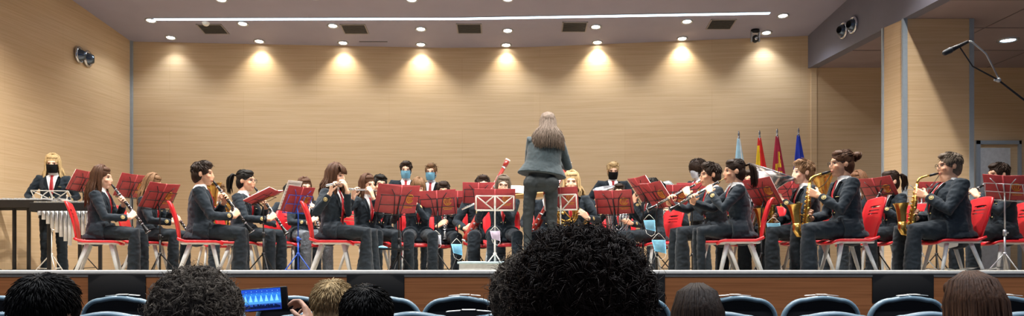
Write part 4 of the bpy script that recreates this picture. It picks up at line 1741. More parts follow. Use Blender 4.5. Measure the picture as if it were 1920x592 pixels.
# the conductor's desk and score
c = at(990, 357, 9.95)
t = empty('conductor_desk', Matrix.Translation((c.x, c.y, 0)), 'wooden desk on a pole in front of the conductor', 'music desk')
D = Matrix.Translation((0, 0, c.z)) @ Matrix.Rotation(R(20), 4, 'X') @ Matrix.Rotation(R(-5), 4, 'Y')
bm = bmesh.new()
box(bm, (-.34, -.20, -.018), (.34, .20, 0), D, bevel=.004)
build('desk_board', bm, M_DESK, t, False)
bm = bmesh.new()
box(bm, (-.34, -.225, -.035), (.34, -.195, .022), D, bevel=.004)
build('desk_ledge', bm, M_DESK, t, False)
bm = bmesh.new()
limb(bm, [((0, 0, .02), .02), ((0, 0, c.z - .01), .018)], 12, caps=1)
build('pole', bm, M_BLACK, t)
bm = bmesh.new()
lathe(bm, [(0, .03), (.20, .022), (.23, 0), (0, 0)], 24)
build('base', bm, M_BLACK, t)
t = empty('score', Matrix.Translation((c.x, c.y, 0)) @ D, 'open white score sticking out over the wooden conductor desk', 'score')
for s in (-1, 1):
    bm = bmesh.new()
    G = []
    for j in range(3):
        G.append([bm.verts.new((s * (.0 + .40 * i / 8), -.17 + .17 * j + .02 * i / 8, .006 + .03 * math.sin(i / 8 * 3.1) - (.045 * max(0, i - 6) / 2))) for i in range(9)])
    for A, B in zip(G, G[1:]):
        for i in range(8):
            bm.faces.new((A[i], A[i + 1], B[i + 1], B[i]))
    bmesh.ops.recalc_face_normals(bm, faces=bm.faces[:])
    bmesh.ops.solidify(bm, geom=bm.faces[:], thickness=.006)
    build('page_block', bm, M_PAPER, t)

# ------------------------------------------------------------------ the band (head position and top of the head read from the photograph)
person('perc', 99, 290, 18, 'blond woman in black face mask standing behind the percussion keyboards', sit=False, sex='f', k=.985, hpitch=8, hairdo=('long', 'blond'), hairlen=.32, skin='fair', mask=M_MASKBLACK, detail=1.5, group='standing musicians',
       arms={'R': ((-.22, -.22, .98), (.1, -.8, -.3), (0, 0, -1)), 'L': ((.20, -.30, 1.02), (.0, -.9, -.2), (0, -.2, -1))})
person('c1', 192, 312, 98, 'girl with long brown hair playing clarinet, leftmost seated player', sex='f', k=.96, hairdo=('long', 'brown'), hairlen=.30, skin='fair', inst='clarinet', ang=36, lean=3, detail=1.5)
person('c2', 287, 327, 86, 'girl with brown hair and clarinet half hidden behind a red folder', sex='f', k=.95, hairdo=('long', 'light'), hairlen=.26, inst='clarinet', ang=36, lean=8, hpitch=14, vox=.007)
person('c3', 381, 303, 104, 'young man with short dark hair playing clarinet in profile', k=1.02, hairdo=('quiff', 'dark'), skin='tan', inst='clarinet', ang=36, lean=3, detail=1.5, beard=.35)
person('b1', 409, 343, 35, 'fair haired player with brass horn behind the clarinet man', k=.95, hairdo=('short', 'light'), skin='fair', inst='euphonium', vox=.008, lean=4)
person('c4', 462, 318, 82, 'woman in glasses with tied dark hair playing clarinet', sex='f', k=1.02, hairdo=('pony', 'black'), hairlen=.22, skin='mid', inst='clarinet', ang=36, glasses=True, lean=6, detail=1.3)
person('b2', 546, 343, 50, 'dark haired player with a brass french horn behind sheet music', k=.95, hairdo=('short', 'black'), inst='french_horn', vox=.008)
person('b3', 571, 334, 40, 'brown haired girl partly hidden behind the blue music stand', sex='f', k=.95, hairdo=('long', 'brown'), hairlen=.22, skin='fair', inst='clarinet', ang=34, vox=.008, trouser=mat('sparkly_grey', '#5d646c', .5, var=.5, scale=90))
person('f1', 630, 308, 86, 'girl with wavy brown hair and long red tie playing flute', sex='f', k=.98, hairdo=('wavy', 'brown'), hairlen=.26, skin='fair', inst='flute', ang=8, twist=-14, lean=5, hpitch=6, tieout=1, fringe=True, detail=1.6, flare=.028)
person('f2', 690, 328, 50, 'girl with straight brown hair playing flute beside red stand', sex='f', k=0.93, hairdo=('long', 'brown'), hairlen=.16, skin='fair', inst='flute', ang=2, lean=6, hroll=-6)
person('m1', 712, 327, 26, 'dark haired man in glasses playing silver trumpet behind the flutes', k=1.05, hairdo=('short', 'black'), skin='tan', inst='trumpet', ang=14, glasses=True, vox=.0075)
person('s1', 761, 302, 6, 'dark haired boy in blue mask standing at the back wall', sit=False, k=.98, hairdo=('short', 'dark'), skin='fair', mask=M_MASKBLUE, hpitch=10, vox=.0075, group='standing musicians')
person('s2', 808, 307, -4, 'fair haired boy in blue mask standing at the back wall', sit=False, k=.97, hairdo=('quiff', 'light'), skin='fair', mask=M_MASKBLUE, hpitch=4, vox=.0075, group='standing musicians')
person('g1', 784, 335, 12, 'girl with brown fringe playing flute between two red folders', sex='f', k=0.93, hairdo=('long', 'light'), hairlen=.14, skin='fair', inst='flute', ang=22, fringe=True, hpitch=10, hroll=5)
person('m2', 831, 340, 8, 'short haired boy sitting behind the tilted red folder', k=1.03, hairdo=('short', 'dark'), skin='mid', inst='clarinet', ang=30, hpitch=10, vox=.0075)
person('m3', 905, 328, 10, 'dark haired man playing bassoon left of the grey haired woman', k=1.08, hairdo=('short', 'dark'), skin='fair', inst='bassoon', hpitch=4, vox=.007)
person('w1', 943, 330, 4, 'woman in glasses with long grey hair playing flute', sex='f', k=0.95, hairdo=('long', 'greybrown'), hairlen=.14, skin='fair', inst='flute', ang=24, glasses=True, hpitch=4, hroll=5, detail=1.3)
person('m4', 1028, 332, -4, 'bassoon player hidden behind the conductor', k=1.07, hairdo=('short', 'dark'), inst='bassoon', vox=.008)
person('w2', 1072, 322, -10, 'blond woman sitting behind a white music stand', sex='f', k=1.05, hairdo=('long', 'blond'), hairlen=.16, skin='fair', inst='french_horn', detail=1.4, lean=2)
person('x1', 1149, 304, 0, 'blond boy in dark face mask standing at the back', sit=False, k=1.0, hairdo=('quiff', 'blond'), skin='fair', mask=M_MASKBLACK, hpitch=16, vox=.0075, group='standing musicians', arms={'R': ((-.24, -.22, 1.0), (.2, -.8, -.3), (0, 0, -1)), 'L': ((.24, -.22, 1.0), (-.2, -.8, -.3), (0, 0, -1))})
person('t1', 1160, 344, -8, 'dark haired player behind a silver euphonium bell', k=.95, hairdo=('short', 'dark'), inst='euphonium', vox=.008)
person('r1', 1219, 333, -70, 'girl with black ponytail playing flute behind two leaning folders', sex='f', k=.95, hairdo=('pony', 'black'), hairlen=.2, skin='mid', inst='flute', ang=12, vox=.007, tieout=1)
person('g2', 1250, 340, -16, 'silver haired man in glasses sitting behind a red folder', k=1.03, hairdo=('short', 'silver'), skin='mid', inst='clarinet', ang=32, glasses=True, vox=.0075)
person('x2', 1307, 298, -58, 'woman with bushy dark curls standing behind the oboes', sit=False, sex='f', k=.99, hairdo=('curly', 'dark'), skin='tan', mask=M_MASKWHITE, vol=1.42, vox=.0075, hpitch=8, group='standing musicians')
person('o1', 1331, 305, -88, 'young man in glasses playing oboe beside a girl', k=1.05, hairdo=('quiff', 'dark'), skin='tan', inst='oboe', ang=62, glasses=True, detail=1.4, lean=8)
person('o2', 1376, 298, -95, 'girl with dark ponytail playing oboe in profile', sex='f', k=0.98, hairdo=('pony', 'dark'), hairlen=.24, skin='tan', inst='oboe', ang=60, detail=1.6, slim=1, lean=6)
person('u1', 1410, 318, -52, 'dark haired man sitting under a silver tuba bell', k=1.0, hairdo=('short', 'dark'), skin='tan', inst='tuba', vox=.0075)
person('y1', 1505, 300, -90, 'young fair haired man playing saxophone behind the long haired man', k=1.06, hairdo=('quiff', 'light'), skin='fair', inst='saxophone', ang=6, detail=1.4, lean=5)
person('h1', 1608, 322, -70, 'brown haired woman hidden behind the man with the bun', sex='f', k=1.07, hairdo=('long', 'red'), hairlen=.2, skin='fair', inst='euphonium', vox=.008)
person('n1', 1577, 281, -91, 'man with glasses and hair in a bun playing saxophone', k=1.07, hairdo=('bun', 'brown'), skin='tan', inst='saxophone', ang=5, glasses=True, detail=1.6, lean=6, beard=.35)
person('p1', 1668, 320, -78, 'woman with dark ponytail playing clarinet behind a red folder', sex='f', k=0.94, hairdo=('pony', 'dark'), hairlen=.2, skin='fair', inst='clarinet', ang=32, hpitch=8)
person('k1', 1779, 286, -94, 'stout man in glasses with greying hair playing saxophone', k=1.03, hairdo=('short', 'greybrown'), skin='tan', inst='saxophone', ang=8, glasses=True, fat=.9, detail=1.5, lean=3, knees=((.16, -.40, -.04), (-.20, -.40, 0)))
person('q1', 1871, 305, -88, 'dark haired man playing clarinet at the right edge', k=1.0, hairdo=('short', 'dark'), skin='mid', inst='clarinet', ang=60, lean=5, hpitch=6)

WHO = {
    'c1': 'the leftmost clarinet girl', 'c2': 'the half hidden clarinet girl', 'c3': 'the young clarinet man in profile', 'b1': 'the fair haired brass player', 'c4': 'the clarinet woman in glasses',
    'b2': 'the french horn player', 'b3': 'the girl with sparkly grey trousers', 'f1': 'the flute girl with long tie', 'f2': 'the straight haired flute girl', 'm1': 'the trumpet man in glasses',
    'g1': 'the flute girl with a fringe', 'm2': 'the boy behind the tilted folder', 'm3': 'the bassoon man', 'w1': 'the grey haired flute woman', 'm4': 'the bassoonist behind the conductor',
    'w2': 'the blond horn woman', 't1': 'the silver euphonium player', 'r1': 'the flute girl with black ponytail', 'g2': 'the silver haired man', 'o1': 'the oboe man in glasses',
    'o2': 'the oboe girl with ponytail', 'u1': 'the tuba man', 'y1': 'the young saxophone man', 'h1': 'the woman hidden behind the bun', 'n1': 'the saxophone man with a bun',
    'p1': 'the clarinet woman with ponytail', 'k1': 'the stout saxophone man', 'q1': 'the clarinet man at right edge'}
for k_, w_ in WHO.items():
    chair_for(k_, w_, yaw={'c1': 112, 'c2': 102, 'c3': 110, 'f1': 100, 'c4': 98, 'o1': -100, 'o2': -104}.get(k_))
for k_, kind, lb in (
        ('c1', 'clarinet', 'black clarinet with silver keys played by '), ('c2', 'clarinet', 'black clarinet with silver keys held by '), ('c3', 'clarinet', 'black clarinet with silver keys played by '),
        ('b1', 'euphonium', 'brass euphonium held by '), ('c4', 'clarinet', 'black clarinet with silver keys played by '), ('b2', 'french_horn', 'brass french horn held by '), ('b3', 'clarinet', 'black clarinet held by '),
        ('f1', 'flute', 'silver flute pointing at the hall, played by '), ('f2', 'flute', 'silver flute held level by '), ('m1', 'trumpet', 'silver trumpet played by '), ('g1', 'flute', 'silver flute sloping down, played by '),
        ('m2', 'clarinet', 'black clarinet held by '), ('m3', 'bassoon', 'red bassoon with white bell ring held by '), ('w1', 'flute', 'silver flute sloping down left, played by '), ('m4', 'bassoon', 'red bassoon with white bell ring held by '),
        ('w2', 'mirror_french_horn', 'brass french horn held by '), ('t1', 'silver_euphonium', 'silver euphonium with wide bell held by '), ('r1', 'flute', 'silver flute played by '), ('g2', 'clarinet', 'black clarinet held by '),
        ('o1', 'oboe', 'black oboe with silver keys played by '), ('o2', 'oboe', 'black oboe with silver keys played by '), ('u1', 'tuba', 'silver tuba with tilted wide bell held by '), ('y1', 'saxophone', 'golden saxophone played by '),
        ('h1', 'euphonium', 'brass euphonium held by '), ('n1', 'saxophone', 'golden saxophone played by '), ('p1', 'clarinet', 'black clarinet played by '), ('k1', 'saxophone', 'golden saxophone played by '), ('q1', 'clarinet', 'black clarinet held level by ')):
    give(k_, kind, lb + WHO[k_], 'wind instruments')

# ------------------------------------------------------------------ music stands
stand(156, 341, 10.7, 82, 30, 'the percussion keyboards')
stand(96, 361, 10.2, 15, 58, 'the masked percussionist', colour='white', folder=False, style='cross', label='white wire music stand without folder above the percussion keyboards')
stand(248, 350, 10.3, 70, 28, 'the unseen player left of centre', w=.46, h=.32, label='black music stand between the leftmost girl and the half hidden girl', fl='red folder with gold badge between the two leftmost clarinet girls')
stand(300, 369, 8.9, 66, 34, WHO['c1'], w=.42, h=.32)
stand(494, 370, 8.65, 88, 64, WHO['c3'], w=.46, h=.32, colour='black')
stand(559, 376, 9.15, 58, 28, WHO['c4'], w=.40, h=.32, colour='blue', paper=True)
stand(748, 377, 8.85, 34, 24, WHO['f1'], w=.52, h=.33, vee=14)
stand(752, 372, 9.75, 20, 18, WHO['f2'], w=.48, h=.32, colour='red')
stand(820, 382, 9.6, 6, 20, WHO['g1'], w=.46, h=.31, roll=-4)
stand(858, 378, 10.5, 4, 20, WHO['m2'], w=.42, h=.28)
stand(897, 363, 10.15, 4, 18, WHO['m3'], w=.40, h=.27)
stand(928, 375, 9.0, 2, 18, WHO['w1'], w=.46, h=.24, colour='white', style='cross')
stand(1051, 373, 9.1, -14, 20, WHO['w2'], w=.40, h=.26, colour='white', style='cross')
stand(1151, 381, 9.55, -22, 28, WHO['t1'], w=.46, h=.31)
stand(1206, 357, 9.5, -72, 36, WHO['r1'], w=.46, h=.34)
stand(1231, 368, 9.0, -66, 38, WHO['o1'], w=.44, h=.34)
stand(1262, 368, 10.1, -18, 18, WHO['g2'], w=.42, h=.28)
stand(1298, 362, 10.5, -14, 16, 'the curly haired standing woman', w=.40, h=.26)
stand(1428, 362, 8.55, -66, 34, WHO['y1'], w=.44, h=.33)
stand(1487, 362, 10.2, -32, 22, WHO['h1'], w=.42, h=.30)
stand(1647, 358, 8.9, -68, 32, WHO['p1'], w=.46, h=.31)
stand(1728, 361, 9.5, -30, 40, 'the stout man', colour='grey', folder=False, label='grey music stand without folder left of the stout saxophone man')
stand(1756, 362, 9.9, -24, 22, 'the stout man', w=.42, h=.28, label='black music stand behind the stout saxophone man', fl='red folder behind the golden saxophone of the stout man')
stand(1884, 353, 7.95, -58, 30, WHO['q1'], w=.40, h=.27, colour='grey', roll=8)

hang_mask(928, 428, 8.93, mat('pale_pink_mask', '#dccfe0', .8), 'pale pink face mask hanging on the white stand left of the conductor', .8, 20)
hang_mask(817, 436, 9.5, M_MASKWHITE, 'white face mask hanging on the black stand of the fringe girl', .8)
hang_mask(856, 452, 9.4, M_MASKBLUE, 'blue face mask hanging low beside the bassoon', .95, 30)
hang_mask(1217, 407, 9.35, M_MASKBLUE, 'upper light blue face mask on the two leaning stands', .95, -30)
hang_mask(1235, 443, 8.85, M_MASKBLUE, 'lower light blue face mask on the two leaning stands', 1.1, 12)
hang_mask(1450, 412, 8.5, M_MASKBLUE, 'light blue face mask hanging below the folder beside the tuba man', .95, -10)

c = at(735, 467, 8.78)
t = empty('accessory_tray', Matrix.Translation(c), 'black clip-on tray low on the music stand of the long tie flute girl', 'tray')
bm = bmesh.new()
box(bm, (-.19, -.06, -.008), (.19, .06, .0), bevel=.003)
box(bm, (-.19, -.06, 0), (.19, -.054, .012))
build('tray_plate', bm, M_BLACK, t, False)
bm = bmesh.new()
box(bm, (.055, .03, -.03), (.095, .09, .012), bevel=.004)
build('tray_clamp', bm, M_BLACK, t, False)
bm = bmesh.new()
ball(bm, (0, 0, 0), (.055, .035, .022), None, 3)
noisy(bm.verts, .006, 30)
o = build('folded_mask', bm, M_MASKBLUE)
o.location = at(718, 464, 8.78)
tag(o, 'crumpled blue face mask lying on the black clip-on tray', 'face mask')

# ------------------------------------------------------------------ percussion keyboards
def keyboard(px0, px1, Y, ztop, label, name, cat, resonators, frame_m, bar_m, leg_x):
    a, b = at(px0, 400, Y).x, at(px1, 400, Y).x
    L = b - a
    t = empty(name, Matrix.Translation(((a + b) / 2, Y, 0)), label, cat)
    x0 = -L / 2
    bm = bmesh.new()
    for y in (-.30, .0, .30):
        box(bm, (x0, y - .018, ztop - .115), (x0 + L, y + .018, ztop - .02), bevel=.004)
    for x in (x0, x0 + L - .04):
        box(bm, (x, -.31, ztop - .125), (x + .04, .31, ztop - .015), bevel=.004)
    build('frame', bm, frame_m, t, False)
    n = int(L / .052)
    for i in range(n):
        bm = bmesh.new()
        x = x0 + .05 + i * (L - .1) / (n - 1)
        box(bm, (x - .020, -.28 + .04 * i / n, ztop - .02), (x + .020, .02, ztop), bevel=.004)
        build('bar', bm, bar_m, t, False)
        if i % 7 not in (2, 6):
            bm = bmesh.new()
            box(bm, (x + .006, .04, ztop + .008), (x + .046, .28 - .04 * i / n, ztop + .028), bevel=.004)
            build('bar', bm, bar_m, t, False)
    if resonators:
        for i in range(n):
            x = x0 + .05 + i * (L - .1) / (n - 1)
            bm = bmesh.new()
            ln = resonators(i / (n - 1))
            limb(bm, [((x, -.20, ztop - .08), .021), ((x, -.20, ztop - .08 - ln), .021)], 12, caps=1)
            build('resonator', bm, mat('resonator_grey', '#cfd2d6', .4, .1), t)
    for lx_ in leg_x:
        x = at(lx_, 400, Y).x - (a + b) / 2
        bm = bmesh.new()
        box(bm, (x - .018, -.02, .10), (x + .018, .02, ztop - .07), bevel=.006)
        build('leg', bm, M_BLACK, t, False)
        bm = bmesh.new()
        box(bm, (x - .025, -.32, .07), (x + .025, .32, .11), bevel=.006)
        box(bm, (x - .13, -.025, .075), (x + .13, .025, .105), bevel=.006)
        build('foot_bar', bm, M_BLACK, t, False)
        for y in (-.28, .28):
            bm = bmesh.new()
            limb(bm, [((x - .012, y, .038), .038), ((x + .012, y, .038), .038)], 14, caps=1)
            build('caster', bm, M_BLACK, t)
    return t


keyboard(-60, 110, 10.25, 1.0, 'black xylophone with pale bars at the left edge of the stage', 'xylophone', 'xylophone', None, M_BLACK, mat('xylophone_bar', '#b9bcbe', .35, .3), (-30, 27, 54))
keyboard(84, 196, 9.75, .93, 'vibraphone with a slanting row of grey resonator tubes', 'vibraphone', 'vibraphone', lambda f: .08 + .62 * f if f < .62 else .36 - .2 * (f - .62), M_BLACK, mat('vibraphone_bar', '#a8a9a6', .3, .6), (92, 150, 188))

# ------------------------------------------------------------------ flags
def flag(px, ptop, Y, label, cols, bands, wmax, emblem=None, ph=0):
    c = at(px, ptop, Y)
    t = empty('flag', Matrix.Translation((c.x, c.y, 0)), label, 'flag', 'flags behind the band')
    H = c.z
    bm = bmesh.new()
    limb(bm, [((0, 0, .05), .014), ((0, 0, H - .10), .014)], 10, caps=1)
    build('pole', bm, M_STEEL, t)
    bm = bmesh.new()
    lathe(bm, [(0, H), (.012, H - .03), (.020, H - .06), (.012, H - .09), (.018, H - .10), (.018, H - .13)], 12)
    build('finial', bm, M_CHROME, t)
    bm = bmesh.new()
    lathe(bm, [(.02, .06), (.12, .03), (.17, 0), (0, 0)], 20)
    build('base', bm, M_STEEL, t)
    bm = bmesh.new()
    z1, z0 = H - .13, .55
    nu, nv = 72, 26
    G = []
    for j in range(nv + 1):
        f_ = j / nv
        z = z1 + (z0 - z1) * f_
        r = .022 + (wmax - .022) * (1 - (1 - f_) ** 1.7)
        row = []
        for i in range(nu):
            a = 2 * math.pi * i / nu
            fold = 1 + .24 * math.sin(5 * a + ph + f_ * 1.5) * min(1, f_ * 3) + .10 * math.sin(11 * a + ph * 2)
            row.append(bm.verts.new((r * fold * math.cos(a) + .05 * f_, r * .55 * fold * math.sin(a), z + .02 * math.sin(3 * a) * f_)))
        G.append(row)
    mi = {}
    for j, (A, B) in enumerate(zip(G, G[1:])):
        for i in range(nu):
            fc = bm.faces.new((A[i], A[(i + 1) % nu], B[(i + 1) % nu], B[i]))
            fc.material_index = bands(i / nu, j / nv)
    o = build('cloth', bm, cols[0], t)
    for m_ in cols[1:]:
        o.data.materials.append(m_)
    o.data.polygons.foreach_set('material_index', [bands((q % nu) / nu, (q // nu) / nv) if len(cols) > 1 else 0 for q in range(nu * nv)])
    if emblem:
        emblem(t, G)
    return t


def murcia(t, G):
    for (i0, j0, w, h) in ((53, 4, 5, 4), (46, 7, 5, 5), (54, 9, 5, 5), (52, 15, 6, 5)):
        bm = bmesh.new()
        V_ = [[bm.verts.new(V(G_co[j0 + b][(i0 + a) % 72]) + V((0, -.006, 0))) for a in range(w + 1)] for b in range(h + 1)]
        for b in range(h):
            for a in range(w):
                if (a + b) % 3 != 2:
                    bm.faces.new((V_[b][a], V_[b][a + 1], V_[b + 1][a + 1], V_[b + 1][a]))
        build('castle_emblem', bm, mat('flag_yellow', '#e6c21c', .7), t.children[-1] if t.children[-1].name.startswith('cloth') else [q for q in t.children if q.name.startswith('cloth')][0])


def keep(G):
    return [[tuple(v.co) for v in row] for row in G]


M_FR, M_FY, M_FC, M_FB, M_FW = mat('flag_red', '#d8201c', .7), mat('flag_yellow', '#e6c21c', .7), mat('flag_crimson', '#a51c3c', .7), mat('flag_blue', '#1633b0', .7), mat('flag_pale_blue', '#a9d3e8', .7)
M_FWHITE = mat('flag_white', '#e8edf0', .7)
flag(1385, 244, 12.75, 'pale blue and white flag, leftmost of the four flags', [M_FW, M_FWHITE], lambda u, v: 1 if .80 < u < .92 else 0, .13, None, .4)
flag(1424, 243, 12.75, 'red and yellow flag, second of the four flags from the left', [M_FR, M_FY], lambda u, v: 1 if .42 < u < .70 + .06 * v and v > .07 else 0, .14, None, 2.2)
# the third flag carries yellow castles along its folds
_build = build
G_co = None


def flag3():
    global G_co
    t = flag(1457, 240, 12.75, 'crimson flag with yellow castles, third of the four flags', [M_FC], lambda u, v: 0, .14, None, 1.1)
    cl = [c_ for c_ in t.children if c_.name.startswith('cloth')][0]
    vs = [tuple(v.co) for v in cl.data.vertices]
    G_co = [vs[j * 72:(j + 1) * 72] for j in range(27)]
    murcia(t, None)


flag3()
flag(1497, 238, 12.75, 'plain blue flag, rightmost of the four flags', [M_FB], lambda u, v: 0, .15, None, 3.0)

# ------------------------------------------------------------------ microphone on its boom
Ym = 7.0
p0, p1, p2, p3 = at(1772, 99, Ym), at(1817, 77, Ym), at(1872, 150, Ym + .05), at(1965, 222, Ym + .1)
t = empty('microphone', Matrix.Translation(p0), 'dark microphone at the tip of the boom above the right side', 'microphone')
d = (p1 - p0)
bm = bmesh.new()
limb(bm, [((0, 0, 0), .024), (d * .22, .027)], 14)
build('grille', bm, mat('mic_mesh', '#3a3d40', .5, .6), t)
bm = bmesh.new()
limb(bm, [(d * .22, .024), (d * .45, .019), (d * .95, .013)], 14, caps=1)
build('handle', bm, M_BLACK, t)
base = V((p3.x + .25, Ym + .1, HALL))
t = empty('microphone_stand', Matrix.Translation(base), 'tall boom stand reaching in from the right edge of the picture', 'microphone stand')
bm = bmesh.new()
cable = [p1 - base, p1 + V((.03, 0, -.01)) - base, p1.lerp(p2, .5) + V((.02, 0, .06)) - base, p2 + V((.0, 0, .02)) - base]
limb(bm, [(q, .007) for q in cable], 8, caps=1)
build('gooseneck', bm, M_STEEL, t)
bm = bmesh.new()
limb(bm, [(p0.lerp(p1, .62) + V((0, 0, -.015)) - base, .006), (p1.lerp(p2, .35) + V((-.06, 0, -.10)) - base, .006), (p2 - base, .008), (p3 - base, .011), (V((0, 0, p3.z - .16 - HALL)), .012)], 8, caps=1)
build('boom', bm, M_BLACK, t)
bm = bmesh.new()
ball(bm, p2 - base, .022, None, 2)
limb(bm, [(p2 - base, .008), (p2 - base + V((-.03, 0, .0)), .011)], 8)
build('clutch', bm, M_STEEL, t)
bm = bmesh.new()
limb(bm, [((0, 0, .02), .014), ((0, 0, p3.z - .14 - HALL), .012)], 10, caps=1)
build('pole', bm, M_BLACK, t)
bm = bmesh.new()
lathe(bm, [(0, .035), (.13, .03), (.15, 0), (0, 0)], 24)
build('base', bm, M_BLACK, t)

# papers lying at the stage edge
for px, rot, lb in ((1800, 8, 'white sheet lying on the stage edge before the stout man, left of two'), (1842, -14, 'white sheet lying on the stage edge before the stout man, right of two')):
    c = at(px, 503, 7.50)
    bm = bmesh.new()
    G = [[bm.verts.new((-.15 + .30 * i / 8, -.07 + .14 * j, .004 + .02 * (i / 8 - .4) ** 2 * 4)) for i in range(9)] for j in range(2)]
    for i in range(8):
        bm.faces.new((G[0][i], G[0][i + 1], G[1][i + 1], G[1][i]))
    bmesh.ops.solidify(bm, geom=bm.faces[:], thickness=.002)
    o = build('sheet_of_paper', bm, M_PAPER)
    o.matrix_world = Matrix.Translation((c.x, 7.50, KZ)) @ Matrix.Rotation(R(rot), 4, 'Z')
    tag(o, lb, 'paper', 'papers on the stage edge')

# ------------------------------------------------------------------ hall chairs
def mk_hall():
    t = empty('auditorium_chair')
    W, z0, z1, r = .255, .42, .934, .14

    def outline(w, top, rr):
        pts = [(-w, z0)]
        for k in range(9):
            a = R(180 - 90 * k / 8)
            pts.append((-w + rr + rr * math.cos(a), top - rr + rr * math.sin(a) * 1.0 - .0))
        for k in range(1, 8):
            f_ = k / 8
            pts.append((-w + rr + (2 * w - 2 * rr) * f_, top + .016 * math.sin(f_ * math.pi)))
        for k in range(9):
            a = R(90 - 90 * k / 8)
            pts.append((w - rr + rr * math.cos(a), top - rr + rr * math.sin(a)))
        pts.append((w, z0))
        return pts

    def bend(x, z, y):
        return V((x, y + .10 * (z - .45) ** 1.0 * .0 + .16 * (z - .42) - .25 * x * x, z))
    bm = bmesh.new()
    o_ = outline(W, z1, r)
    limb(bm, [(bend(x, z, .22), (.026, .017)) for x, z in o_], 10, V((0, 1, 0)), caps=2)
    build('back_rim', bm, M_SEAT, t)
    bm = bmesh.new()
    i_ = outline(W - .015, z1 - .012, r - .01)
    fr_ = [bm.verts.new(bend(x, z, .232)) for x, z in i_]
    bk_ = [bm.verts.new(bend(x * .97, z - .008, .195)) for x, z in i_]
    n = len(fr_)
    bm.faces.new(fr_)
    bm.faces.new(list(reversed(bk_)))
    for i in range(n):
        bm.faces.new((fr_[i], bk_[i], bk_[(i + 1) % n], fr_[(i + 1) % n]))
    bmesh.ops.recalc_face_normals(bm, faces=bm.faces[:])
    build('backrest', bm, M_SEATPAD, t, False)
    bm = bmesh.new()
    box(bm, (-.235, -.27, .36), (.235, .20, .46), bevel=.035)
    build('seat', bm, M_SEATPAD, t)
    for s in (-1, 1):
        bm = bmesh.new()
        box(bm, (s * .275 - .02, -.16, 0), (s * .275 + .02, .10, .05), bevel=.006)
        box(bm, (s * .275 - .015, -.06, .04), (s * .275 + .015, .05, .62), bevel=.006)
        build('leg', bm, M_BLACK, t)
        bm = bmesh.new()
        box(bm, (s * .275 - .028, -.20, .615), (s * .275 + .028, .20, .65), bevel=.012)
        build('armrest', bm, M_SEAT, t)
    return t


HC = None
ROWA = [(5, 'leftmost of the row nearest the stage'), (225, 'below the leftmost black panel'), (385, 'behind the grey curly head'), (553, 'right of the phone'), (716, 'right of the two boys'), (864, 'left of the big curly head'),
        (1020, 'hidden behind the left of the big curly head'), (1185, 'behind the right of the big curly head'), (1384, 'right of the dark haired woman'), (1540, 'alone left of the rightmost black panel'), (1702, 'below the rightmost black panel'), (1880, 'rightmost of the row nearest the stage')]
ROWB = [(20, 'second row, far left beside the dark head'), (205, 'second row, right of the dark head'), (400, 'second row, hidden by grey curly head'), (590, 'second row, below the blond boy'), (775, 'second row, right of the dark haired boy'), (955, 'second row, left of the big curly head'), (1130, 'second row, hidden by the big curly head'),
        (1350, 'second row, behind the dark haired woman'), (1560, 'second row, left of the brown haired woman'), (1740, 'second row, beside the brown haired woman'), (1915, 'second row, at the right edge')]
for row, Yr in ((ROWA, 5.4), (ROWB, 3.85)):
    for px, lb in row:
        if HC is None:
            HC = mk_hall()
            o = HC
        else:
            o = copy_tree(HC)
        o.matrix_world = Matrix.Translation(((px - 960) / F * Yr, Yr + .28, HALL)) @ Matrix.Rotation(math.pi, 4, 'Z') @ Matrix.Translation((0, 0, 0))
        tag(o, 'dark auditorium chair with blue grey rim, ' + lb, 'chair', 'auditorium chairs')
for i, (px, Yr, rot, lb) in enumerate([(232, 5.4, 5, 'white paper strip on the chair below the leftmost black panel'), (872, 5.4, -4, 'white paper strip on the chair left of the big curly head'), (1378, 5.4, 6, 'white paper strip on the chair right of the dark haired woman'),
                                       (1540, 5.4, -3, 'white paper strip on the lone chair before the brown stage front'), (1712, 5.4, 12, 'white paper strip on the chair below the rightmost black panel'), (1885, 5.4, 0, 'white paper strip on the rightmost chair'),
                                       (880, 3.85, 3, 'white paper strip on a second row chair left of the big curly head')]):
    bm = bmesh.new()
    for k in range(3):
        box(bm, (-.11 + k * .075, -.02, .0), (-.045 + k * .075, .03, .003), Matrix.Rotation(R((k - 1) * 9), 4, 'Z') @ Matrix.Rotation(R((k - 1) * 5), 4, 'Y'))
    o = build('paper_strip', bm, M_PAPER, None, False)
    o.matrix_world = Matrix.Translation(((px - 960) / F * Yr, Yr - .015, HALL + .934 + .038)) @ Matrix.Rotation(R(rot), 4, 'Z')
    tag(o, lb, 'paper', 'paper strips on the auditorium chairs')

# ------------------------------------------------------------------ the audience, seen from behind
AJ = dict(shirt=False, tie=False, floor=HALL, group='audience', jacket=M_DARKWOOL, trouser=M_DARKWOOL, feet=True, vox=.006)
person('aud1', 90, 517, 176, 'person with short black hair watching from the far left', Y=2.25, hairdo=('short', 'black'), skin='tan', detail=4, vol=1.0, **AJ)
person('aud2', 372, 509, 180, 'person with bushy grey brown curls holding up a phone', Y=2.3, sex='f', hairdo=('curly', 'dusty'), skin='mid', detail=4.4, vol=1.5,
       arms={'R': ((-.245, -.47, 1.085), (.22, -.45, .80), (.85, -.1, -.1)), 'L': ((.13, -.48, 1.03), (-.3, -.4, .75), (-.8, -.1, 0))}, curl=50, **AJ)
person('aud3', 627, 526, 180, 'boy with short blond hair in the audience', Y=3.0, hairdo=('kid', 'blond'), skin='fair', detail=3, **AJ)
person('aud4', 690, 536, 176, 'boy with short black hair beside the blond boy', Y=2.55, hairdo=('kid', 'black'), skin='mid', detail=3, **AJ)
person('aud5', 1088, 440, 180, 'person with a big mass of dark curly hair, nearest to the camera', Y=1.35, sex='f', hairdo=('curly', 'dark'), skin='mid', detail=6.5, vol=1.3, **AJ)
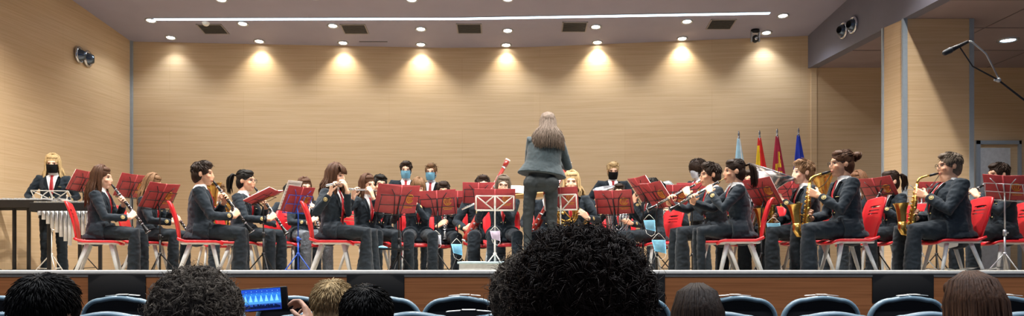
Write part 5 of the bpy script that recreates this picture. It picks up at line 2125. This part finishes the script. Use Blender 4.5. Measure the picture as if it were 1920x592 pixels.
person('aud8', 1002, 476, 180, 'person with grey curls behind the left of the big dark curly head', Y=1.98, sex='f', hairdo=('curly', 'dusty'), skin='mid', detail=4, vol=1.2, **AJ)
person('aud6', 1306, 541, 180, 'woman with smooth dark hair right of the big curly head', Y=2.6, sex='f', hairdo=('long', 'dark'), hairlen=.28, skin='mid', detail=2.5, **AJ)
person('aud7', 1820, 519, 196, 'woman with wavy brown hair turned slightly, far right', Y=2.45, sex='f', hairdo=('wavy', 'brown'), hairlen=.28, skin='fair', detail=2.5, **AJ)

# phone held up by the second listener
c = at(495, 561, 2.75)
t = empty('smartphone', Matrix.Translation(c) @ Matrix.Rotation(R(-4.5), 4, 'Y'), 'phone held up sideways, its screen showing the bluish stage', 'phone')
bm = bmesh.new()
box(bm, (-.083, -.0045, -.040), (.083, .0045, .040), bevel=.004)
build('phone_body', bm, M_BLACK, t)
ms = bpy.data.materials.new('phone_screen')
ms.use_nodes = True
nt = ms.node_tree
b = nt.nodes['Principled BSDF']
b.inputs['Base Color'].default_value = (.01, .01, .02, 1)
b.inputs['Roughness'].default_value = .2
tc = nt.nodes.new('ShaderNodeTexCoord')
sp = nt.nodes.new('ShaderNodeSeparateXYZ')
nt.links.new(tc.outputs['Generated'], sp.inputs[0])
rp = nt.nodes.new('ShaderNodeValToRGB')
els = rp.color_ramp.elements
els[0].position, els[0].color = 0, (.02, .05, .35, 1)
els[1].position, els[1].color = 1, (.02, .10, .75, 1)
for p_, c_ in ((.10, (.01, .03, .25, 1)), (.28, (.03, .10, .5, 1)), (.34, (.10, .45, 1, 1)), (.62, (.03, .22, .95, 1)), (.72, (.04, .3, 1, 1)), (.86, (.02, .10, .7, 1))):
    e = els.new(p_)
    e.color = c_
nt.links.new(sp.outputs[2], rp.inputs[0])
b.inputs['Emission Strength'].default_value = .9
nt.links.new(rp.outputs[0], b.inputs['Emission Color'])
bm = bmesh.new()
box(bm, (-.074, -.0052, -.0365), (.060, -.0042, .0365))
dsp = build('phone_display', bm, ms, t, False)
bm = bmesh.new()
for i in range(7):
    x = -.062 + i * .018
    poly(bm, [(x - .006, -.0056, -.006), (x + .006, -.0056, -.006), (x + .001, -.0056, .015), (x - .001, -.0056, .015)], (0, .0003, 0))
    for z in (.020, .029):
        ball(bm, (x + .004, -.0054, z), .0011, None, 1)
build('lit_wall_on_display', bm, mat('display_light', (.25, .75, 1), .4, emit=1.0), dsp, False)
rnd = random.Random(3)
bm = bmesh.new()
for i in range(26):
    x = -.069 + i * .0049
    h = rnd.uniform(.006, .014)
    box(bm, (x - .002, -.0057, -.030), (x + .002, -.0054, -.030 + h))
    ball(bm, (x, -.0055, -.030 + h), .0018, None, 1)
build('band_on_display', bm, mat('display_dark', (.01, .02, .12), .4), dsp, False)

bpy.data.scenes.remove(TS)
